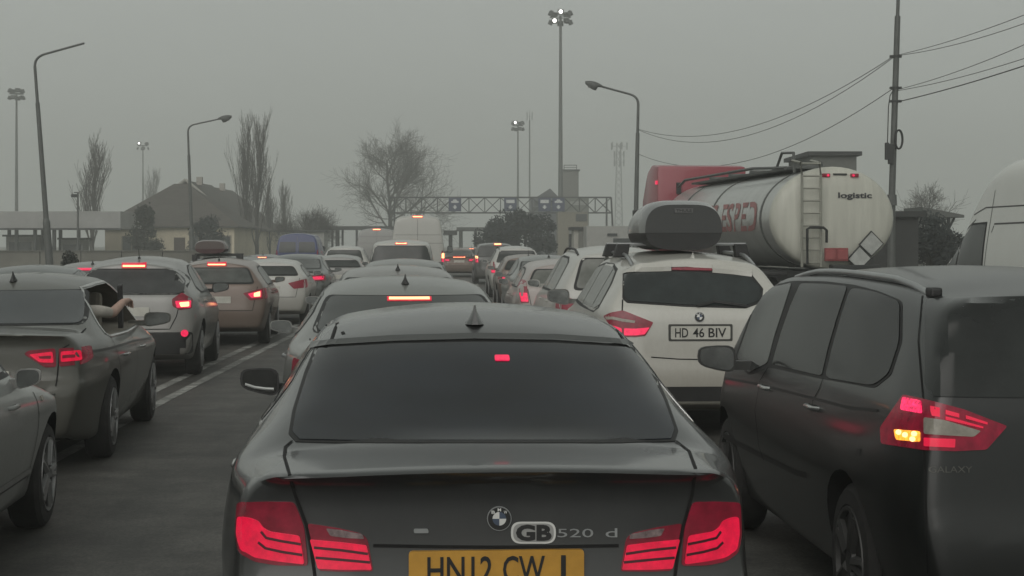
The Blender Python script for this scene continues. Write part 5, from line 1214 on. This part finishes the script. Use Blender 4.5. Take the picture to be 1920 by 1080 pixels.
def utility_pole():
    d = 50; x0 = X(1671, d); t = empty('utility_pole', (x0, d, 0)); tag(t, 'tall stepped utility pole with cable coil behind the tank trailer', 'utility pole')
    dx = lambda px: X(px, d) - x0
    mb = MB(); mb.cyl((0, 0, 0), (dx(1672), 0, Z(378, d)), .12, .11, 12); mb.cyl((dx(1672), 0, Z(378, d)), (dx(1683), 0, Z(30, d)), .10, .085, 12); mb.cyl((dx(1683), 0, Z(30, d)), (dx(1686), 0, Z(-60, d)), .055, .05, 10); mb.build('pole', M['steel'], t, 60)
    mb = MB(); mb.cyl((dx(1672), 0, Z(385, d)), (dx(1672.5), 0, Z(365, d)), .16, .14, 10); mb.build('collar', M['steel'], t)
    mb = MB(); c_ = Vector((dx(1683), -.12, Z(262, d))); pts = [c_ + Vector((.11 * math.cos(a), 0, .28 * math.sin(a))) for a in [k * math.pi / 12 for k in range(25)]]
    for q in range(3): mb.tube([p + Vector((0, -.03 * q, 0)) for p in pts], .028, 6)
    mb.build('cable_coil', M['trim'], t)
    for px, z0, z1, w in ((1661, 268, 300, .11), (1668, 270, 308, .15)):
        mb = MB(); mb.box((dx(px), -.14, Z((z0 + z1) / 2, d)), (w, .16, Z(z0, d) - Z(z1, d))); mb.build('junction_box', M['darksteel'], t, bevel=.02)
    mb = MB(); mb.tube([(dx(1676), -.12, Z(165, d)), (dx(1667), -.14, Z(180, d)), (dx(1664), -.14, Z(200, d)), (dx(1662), -.14, Z(268, d))], .016, 5); mb.build('drop_cable', M['trim'], t)
    for z in (106, 165, 190): mb = MB(); mb.box((dx(1679), -.02, Z(z, d)), (.34, .14, .07)); mb.build('bracket', M['darksteel'], t)
utility_pole()
def wire(label, A, B, sag, r=.009):
    A, B = Vector(A), Vector(B); mb = MB(); pts = [A.lerp(B, k / 24) - Vector((0, 0, sag * 4 * (k / 24) * (1 - k / 24))) for k in range(25)]
    o = MB(); o.tube(pts, r, 5); w = o.build('overhead_wire', M['trim']); tag(w, label, 'wire', 'overhead wires between the poles'); return w
PL = lambda px, py: P(px, py, 50)
wire('topmost overhead wire from the utility pole to the right edge', PL(1684, 103), P(1990, 0, 36), .10)
wire('overhead wire just below the topmost one at the right edge', PL(1684, 104), P(1990, 18, 36), .14)
wire('third overhead wire rising to the right edge from mid pole', PL(1683, 168), P(1990, 52, 37), .12)
wire('fourth overhead wire rising to the right edge from mid pole', PL(1683, 170), P(1990, 86, 37), .10)
wire('lowest and thickest overhead wire at the right edge', PL(1683, 191), P(1990, 100, 36), .06, .015)
wire('upper overhead wire dipping from utility pole towards the street lamp', PL(1676, 105), P(1196, 242, 80), 1.15, .011)
wire('twin of the upper wire dipping just below it to the street lamp', PL(1676, 107), P(1196, 243, 80), 1.42, .011)
wire('lower overhead wire from utility pole to street lamp above the red cab', PL(1676, 165), P(1195, 288, 80), 1.35, .011)

# ------------------------------------------------------------------ trees
def limb(mb, p, d, L, r, lvl, rs, P_):
    """one limb as a bent tapering tube, with side limbs along it"""
    n = 4 if lvl < 2 else 3; pts = [p]; dirs = [d]; q = p; v = d
    for k in range(n):
        v = (v + Vector((rs.uniform(-1, 1), rs.uniform(-1, 1), rs.uniform(-.6, 1))) * P_['bend'] + Vector((0, 0, P_['up'] * (.5 if lvl < 1 else 1)))).normalized()
        q = q + v * (L / n); pts.append(q); dirs.append(v)
    r1 = max(P_['rmin'], r * (.55 if lvl else .35))
    sd = 7 if lvl == 0 else (4 if lvl < 3 else 3)
    rings = []
    for i, c_ in enumerate(pts):
        dd = dirs[i]; a = dd.orthogonal().normalized(); b_ = dd.cross(a); rr = r + (r1 - r) * i / n
        rings.append([c_ + (a * math.cos(2 * math.pi * k / sd) + b_ * math.sin(2 * math.pi * k / sd)) * rr for k in range(sd)])
    mb[0 if lvl < 2 else 1].loft(rings, cap=False)
    if lvl >= P_['lv']: return
    m = P_['n'][lvl]
    for k in range(m):
        u = P_['s0'] + (1 - P_['s0']) * (k + rs.random()) / m if lvl == 0 else .25 + .75 * (k + rs.random()) / m
        i = min(n - 1, int(u * n)); c_ = pts[i].lerp(pts[i + 1], u * n - i); dd = dirs[i + 1]
        az = rs.uniform(0, 2 * math.pi); a = dd.orthogonal().normalized(); b_ = dd.cross(a); s = a * math.cos(az) + b_ * math.sin(az)
        ang = rs.uniform(*P_['ang']) * (1.0 if lvl else P_.get('a0', 1))
        nd = (dd * math.cos(ang) + s * math.sin(ang)).normalized()
        ln = L * rs.uniform(*P_['len']) * ((1.15 - .75 * u) if lvl == 0 else 1) * (P_.get('l0', 1) if lvl == 0 else 1)
        limb(mb, c_, nd, ln, max(P_['rmin'], r * (1 - .6 * u) * P_['rr']), lvl + 1, rs, P_)
bark = mat('winter_bark', (.055, .052, .045), .9, var=.2)
twig = mat('winter_twigs', (.065, .060, .052), .9, var=.2)
def bare_tree(label, px, d, H, seed, P_, r, name='bare_tree', cat='tree', group=None, lean=(0, 0)):
    t = empty(name, (X(px, d), d, 0)); tag(t, label, cat, group); rs = random.Random(seed); mbs = (MB(), MB())
    limb(mbs, Vector((0, 0, 0)), Vector((lean[0], lean[1], 1)).normalized(), H, r, 0, rs, P_)
    # the limbs are fitted to the tree's height
    top = max(v[2] for v in mbs[1].v); k = H / top
    for m_ in mbs: m_.v = [(v[0] * k * P_.get('sx', 1), v[1] * k, v[2] * k) for v in m_.v]
    mbs[0].build('trunk', bark, t, 60); mbs[1].build('crown', twig, t)
    return t
OAK = dict(bend=.16, up=.05, rmin=.017, lv=4, n=[21, 8, 6, 5], s0=.12, ang=(.5, 1.05), len=(.46, .70), rr=.60, a0=1.15, l0=1.0)
POP = dict(bend=.06, up=.20, rmin=.014, lv=3, n=[24, 8, 5], s0=.05, ang=(.18, .42), len=(.34, .52), rr=.42, a0=1.0, l0=1.15, sx=1.25)
bare_tree('broad bare tree rising behind the gantry left leg', 733, 225, Z(212, 225), 11, dict(OAK, sx=1.0), .52)
bare_tree('bare poplar standing beside the left canopy end', 172, 160, Z(236, 160), 5, POP, .26, 'poplar', group='bare poplars')
bare_tree('tall left stem of the poplar pair right of the houses', 463, 165, Z(204, 165), 8, dict(POP, sx=.85), .28, 'poplar', group='bare poplars')
bare_tree('tallest right stem of the poplar pair right of the houses', 482, 163, Z(197, 163), 9, dict(POP, sx=.9), .30, 'poplar', group='bare poplars')
bare_tree('short thin poplar right of the tall poplar pair', 506, 185, Z(330, 185), 12, dict(POP, sx=1.0), .18, 'poplar', group='bare poplars')
bare_tree('faint thin poplar between the poplar pair and the blue van', 534, 215, Z(334, 215), 13, dict(POP, sx=1.0), .2, 'poplar', group='bare poplars')
bare_tree('pale far poplar beside the distant lit mast', 286, 300, Z(308, 300), 14, dict(POP, sx=1.0), .24, 'poplar', group='bare poplars')
bare_tree('bare round tree behind the open shelter on the right', 1748, 130, Z(335, 130), 21, dict(OAK, lv=3, rmin=.012), .15)
bare_tree('small bare tree beside the utility pole foot', 1690, 150, Z(385, 150), 22, dict(OAK, lv=3, rmin=.012), .1)
for i, (px, d, yt) in enumerate(((548, 150, 392), (578, 155, 376), (600, 160, 392), (1560 + 200, 110, 418), (1790, 105, 424))):
    bare_tree(['bare grey bush just left of the blue van', 'taller bare bush behind the blue van', 'bare bush at the right end of the blue van', 'bare bush under the open shelter', 'bare bush between the shelter and the white van'][i], px, d, Z(yt, d), 40 + i, dict(bend=.2, up=.04, rmin=.012, lv=3, n=[22, 9, 7], s0=.05, ang=(.5, 1.1), len=(.5, .8), rr=.45, sx=1.0 if i < 3 else 1.2), .09, 'bare_bush', 'bush')
def leafy(label, px, d, w, zt, seed, m, n=5200, name='conifer', cat='tree', shape='dome', z0=0.2, leaf=.20):
    """evergreen: leaf-sized faces through the crown's volume, in clumps, on a trunk with boughs"""
    t = empty(name, (X(px, d), d, 0)); tag(t, label, cat); rs = random.Random(seed); tb, cb = MB(), MB()
    tb.cyl((0, 0, 0), (0, 0, zt * .9), .16, .04, 8); cl = []
    for k in range(46):
        u = rs.random() ** .8; z = z0 + (zt - z0) * u; rad = w / 2 * (math.sqrt(max(0, 1 - (max(0, u - .25) / .75) ** 2.2)) if shape == 'dome' else (1 - u) ** .8 + .06) * rs.uniform(.45, 1.0)
        a = rs.uniform(0, 2 * math.pi); c_ = Vector((rad * math.cos(a), rad * math.sin(a), z)); cl.append((c_, rs.uniform(.28, .62) * min(1.0, w / 4))); tb.cyl((0, 0, max(.1, z - rad * .4)), c_, .05, .015, 5)
    for k in range(n):
        c_, s = cl[k % len(cl)]; v = Vector((rs.gauss(0, 1), rs.gauss(0, 1), rs.gauss(0, .8))).normalized() * s * rs.random() ** .45 * 1.5
        p = c_ + v
        if p.z < .05: p.z = rs.uniform(.05, .4)
        e1 = Vector((rs.gauss(0, 1), rs.gauss(0, 1), rs.gauss(0, 1))).normalized(); e2 = e1.orthogonal().normalized(); L_ = leaf * rs.uniform(.6, 1.3)
        cb.add([p - e1 * L_ * .5, p + e2 * L_ * .28, p + e1 * L_ * .5, p - e2 * L_ * .28], [(0, 1, 2, 3)])
    tb.build('trunk', bark, t, 60); cb.build('crown', m, t); return t
ev1 = mat('evergreen_blue_black', (.020, .026, .026), .8, var=.35, scale=.8)
ev2 = mat('pine_dark_green', (.030, .034, .026), .8, var=.4, scale=1.0)
leafy('big dark evergreen bush in front of the gantry signs', 985, 135, 6.6, Z(403, 135), 3, ev1, 9000, 'evergreen_bush', 'bush', leaf=.26)
leafy('dark evergreen bush leaning towards the people carrier, left of the big one', 930, 133, 3.6, Z(421, 133), 31, ev1, 4500, 'evergreen_bush', 'bush', leaf=.24)
leafy('pointed dark pine in front of the cream house wall', 270, 128, 3.3, Z(392, 128), 4, ev2, 5200, 'pine_tree', 'tree', 'cone')
leafy('blue grey conifer at the right corner of the houses', 392, 130, 3.2, Z(413, 130), 6, ev1, 4500, 'conifer', 'tree')
leafy('low dark shrub poking over the silver saloon on the left', 131, 52, 1.0, 1.34, 17, ev2, 2000, 'shrub', 'shrub', 'cone', leaf=.10)
leafy('dark shrubs massed beside the shed on the right', 1742, 58, 2.6, Z(415, 58), 27, ev1, 5000, 'shrub', 'shrub', leaf=.16)

# ------------------------------------------------------------------ tank lorry
def lorry():
    d = 33.4; th = math.atan(.115); t = empty('tank_lorry', (X(1563, d), d, 0), th); tag(t, 'road tanker with silver tank, white rear end and red cab', 'lorry')
    a, b_, zc, L = 1.24, 1.02, Z(409, d), 11.0
    alu = mat('tank_aluminium', (.50, .51, .49), .28, .6, var=.10, scale=1.4, stretch=(.3, 6, .3))
    mb = MB(); n = 48; el = lambda y, s: [(a * s * math.cos(2 * math.pi * k / n), y, zc + b_ * s * math.sin(2 * math.pi * k / n)) for k in range(n)]
    mb.loft([el(.18, .995), el(.2, 1), el(L - .3, 1), el(L - .1, .96), el(L, .80)]); tk = mb.build('tank', alu, t, 40)
    for y in (.95, 5.3, 8.6):
        mb = MB(); mb.loft([el(y - .05, 1.001), el(y - .05, 1.012), el(y + .05, 1.012), el(y + .05, 1.001)], cap=False); mb.build('band', M['steel'], t, 30)
    cream = mat('cream_rear_shell', (.48, .48, .42), .45, var=.11, scale=2.2, stretch=(3, 1, .35))
    mb = MB(); mb.loft([el(-.12, .05), el(-.118, .3), el(-.105, .6), el(-.07, .85), el(-.02, .97), el(.05, 1.01), el(.24, 1.012), el(.26, .99)]); rc = mb.build('rear_cap', cream, t, 50)
    # ladder
    lx = lambda px: X(px, d) - X(1563, d)
    for px in (1495, 1531): mb = MB(); mb.tube([(lx(px), -.26, Z(500, d)), (lx(px), -.26, Z(330, d)), (lx(px) - .02, -.22, Z(306, d)), (lx(px) - .02, .35, Z(300, d))], .028, 6); mb.build('ladder_rail', mat('ladder_steel', (.30, .30, .26), .5, .2, var=.15), t, 60)
    for k in range(9): mb = MB(); z = Z(492 - k * 23, d); mb.cyl((lx(1495), -.26, z), (lx(1531), -.26, z), .020, n=6); mb.build('rung', MATS['ladder_steel'], t, 60)
    mb = MB(); mb.tube([(lx(1503), -.33, Z(495, d)), (lx(1503), -.33, Z(430, d)), (lx(1508), -.33, Z(427, d)), (lx(1534), -.33, Z(427, d)), (lx(1540), -.33, Z(432, d)), (lx(1540), -.33, Z(455, d))], .028, 6); mb.build('grab_rail', M['darksteel'], t, 60)
    for px in (1546, 1601):
        mb = MB(); mb.box((lx(px), -.055, Z(329, d)), (.17, .10, .075)); h = mb.build('tail_light', M['lamp_red'], t, bevel=.02)
        mb = MB(); mb.cyl((lx(px) + (.035 if px < 1580 else -.03), -.105, Z(329, d)), (lx(px) + (.035 if px < 1580 else -.03), -.12, Z(329, d)), .026, n=10); mb.build('lamp_bulb', M['lamp_pink'], h)
    mb = MB(); mb.box((lx(1573), -.05, Z(327, d)), (.28, .08, .035)); mb.build('plate_holder', M['darksteel'], t)
    def on_cap(vs2, fs, name, m, off, parent):
        out = []
        for x_, z_ in vs2:
            r = min(1.0, math.hypot(x_ / a, (z_ - zc) / b_)); ks = [(.05, -.12), (.3, -.118), (.6, -.105), (.85, -.07), (.97, -.02), (1.01, .05)]
            out.append((x_, ip(ks, r) - off, z_))
        me = bpy.data.meshes.new(name); me.from_pydata(out, [], fs); return link(name, me, m, parent)
    vs, fs = text2d('logistic', .03); x0, x1 = lx(1568), lx(1634)
    on_cap([(x0 + (x1 - x0) * u, Z(375, d) + (Z(361, d) - Z(375, d)) * v) for u, v in vs], fs, 'lettering', mat('letter_charcoal', (.03, .03, .035), .5, var=0), .012, rc)
    mb = MB(); mb.box((lx(1561), -.24, Z(477, d)), (.48, .05, .26)); pb = mb.build('warning_plate', mat('warning_red', (.22, .045, .045), .5, var=.2), t, bevel=.01)
    for q in (-.125, .125): mb = MB(); mb.box((lx(1561) + q, -.27, Z(477, d)), (.2, .015, .19)); mb.build('warning_field', mat('warning_red_pale', (.28, .07, .07), .5, var=.2), pb)
    for (px, py, s, mm) in ((1630, 457, .26, 'placard_white'), (1607, 484, .25, 'placard_white')):
        x_, z_ = lx(px), Z(py, d); mb = MB(); mb.prism([(x_ - s, z_ - .02), (x_, z_ + s), (x_ + s, z_), (x_ , z_ - s)], 'y', -.20, -.16); pf = mb.build('placard_frame', M['darksteel'], t)
        mb = MB(); s2 = s * .88; mb.prism([(x_ - s2, z_ - .02), (x_, z_ + s2), (x_ + s2, z_), (x_, z_ - s2)], 'y', -.215, -.19); mb.build('placard', mat('placard_white', (.36, .37, .35), .5, var=.2), pf)
    mb = MB(); mb.box((lx(1600), -.15, Z(501, d)), (1.0, .25, .10)); mb.build('bumper_bar', M['darksteel'], t, bevel=.02)
    # red lettering on the flank, wrapped round the tank
    vs, fs = text2d('TRANS ESPED', .02); y0, y1 = 8.5, 1.25
    def flank(u, v, off):
        y = y0 + (y1 - y0) * u; s = (-.25 + .62 * v) / b_; q = math.pi - math.asin(max(-1, min(1, s)))
        return ((a + off) * math.cos(q), y, zc + (b_ + off) * math.sin(q))
    me = bpy.data.meshes.new('lettering'); me.from_pydata([flank(u, v, .012) for u, v in vs], [], fs); link('lettering', me, mat('letter_faded_red', (.30, .13, .125), .6, var=.25, scale=3), tk)
    # top walkway, rails, domes
    mb = MB(); mb.box((-.25, 5.4, zc + b_ + .02), (.7, 9.6, .05)); mb.build('walkway', M['steel'], t)
    for k in range(5): mb = MB(); mb.cyl((-.05, 1.4 + 2 * k, zc + b_ - .02), (-.05, 1.4 + 2 * k, zc + b_ + .16), .28, .25, 14); mb.build('manhole', M['steel'], t, 40)
    for y in (.5,): mb = MB(); mb.tube([(-.72, .3, zc + b_ - .1), (-.72, .35, zc + b_ + .30), (-.72, 1.2, zc + b_ + .34), (-.72, 1.6, zc + b_ + .05)], .03, 6); mb.build('handrail', M['steel'], t, 60)
    for xs in (-.85, .25): mb = MB(); mb.tube([(xs, .5, zc + b_ - .0), (xs, 3, zc + b_ + .10), (xs, 9.8, zc + b_ + .10), (xs, 10.6, zc + b_ - .05)], .035, 6); mb.build('roof_rail', M['steel'], t, 60)
    mb = MB(); mb.cyl((-.82, 1.0, zc + b_ * .62), (-.82, 10, zc + b_ * .62), .06, n=8); mb.build('hose_tube', M['steel'], t, 60)
    # chassis and running gear
    mb = MB(); mb.box((0, 5.2, 1.05), (1.0, 10.4, .22)); mb.build('chassis', M['plastic'], t)
    for y in (1.3, 2.6, 3.9):
        for sx in (-1, 1):
            mb = MB(); rr = [[(sx * 1.0 + xx, y + q * math.cos(2 * math.pi * k / 24), .52 + q * math.sin(2 * math.pi * k / 24)) for k in range(24)] for xx, q in ((-.16, .34), (-.17, .45), (-.12, .52), (.12, .52), (.17, .45), (.16, .34))]
            mb.loft(rr); wv = mb.build('wheel', M['tyre'], t, 40)
            mb = MB(); mb.cyl((sx * 1.0 + sx * .158, y, .52), (sx * 1.0 + sx * .175, y, .52), .31, .26, 20); mb.build('rim', M['rim'], wv)
    for sx in (-1, 1):
        mb = MB(); mb.box((sx * 1.02, 2.6, 1.12), (.40, 4.3, .08)); mb.build('mudguard', M['plastic'], t, bevel=.02)
        mb = MB(); mb.cyl((sx * .9, 6.2, .75), (sx * .9, 8.0, .75), .28, n=16); mb.build('side_tank', alu, t, 40)
    # cab
    red = paint('paint_lorry_red', (.27, .010, .030), .4, 0, .35, (.16, .08, .08)); y0 = L + .55
    mb = MB(); mb.prism([(y0, .7), (y0 + 2.3, .7), (y0 + 2.35, 2.0), (y0 + 2.15, 2.95), (y0 + 1.5, 3.68), (y0 + .9, 3.86), (y0, 3.80)], 'x', -1.22, 1.22); cb = mb.build('cab', red, t, bevel=.12)
    smooth(cb.data, 40)
    for sx in (-1, 1):
        mb = MB(); mb.prism([(y0 + .7, 1.9), (y0 + 1.95, 1.9), (y0 + 1.9, 2.5), (y0 + 1.75, 2.75), (y0 + .7, 2.75)], 'x', sx * 1.20, sx * 1.235); mb.build('side_window', M['glass'], cb)
        mb = MB(); mb.box((sx * 1.40, y0 + 2.2, 2.3), (.12, .3, .7)); mb.cyl((sx * 1.2, y0 + 2.2, 2.55), (sx * 1.4, y0 + 2.2, 2.6), .03, n=6); mb.build('mirror', M['plastic'], cb, bevel=.03)
    mb = MB(); mb.box((-1.24, y0 + .06, 3.35), (.05, .12, .10)); mb.build('marker_lamp', M['lamp_pink'], cb)
    mb = MB(); mb.box((-.65, y0 - .03, 3.2), (.12, .08, .3)); mb.build('work_lamp', M['plastic'], cb)
    for sx in (-1, 1):
        for y in (y0 + .1, y0 + 1.5):
            if y < y0 + 1: continue
            mb = MB(); mb.cyl((sx * .85, y, .52), (sx * 1.2, y, .52), .52, .50, 24); mb.build('wheel', M['tyre'], t, 40)
lorry()

# ------------------------------------------------------------------ haze: one closed box of even, pale air
hz = MB(); hz.box((0, 320, 17), (1430, 790, 36)); h = hz.build('haze', None); tag(h, kind='stuff')
hm = bpy.data.materials.new('winter_haze'); hm.use_nodes = True; hn = hm.node_tree.nodes; hn.clear()
pv = hn.new('ShaderNodeVolumePrincipled'); pv.inputs['Color'].default_value = (.93, .95, .92, 1); pv.inputs['Density'].default_value = .0022; pv.inputs['Anisotropy'].default_value = .15
ho = hn.new('ShaderNodeOutputMaterial'); hm.node_tree.links.new(pv.outputs[0], ho.inputs['Volume']); h.data.materials.append(hm)
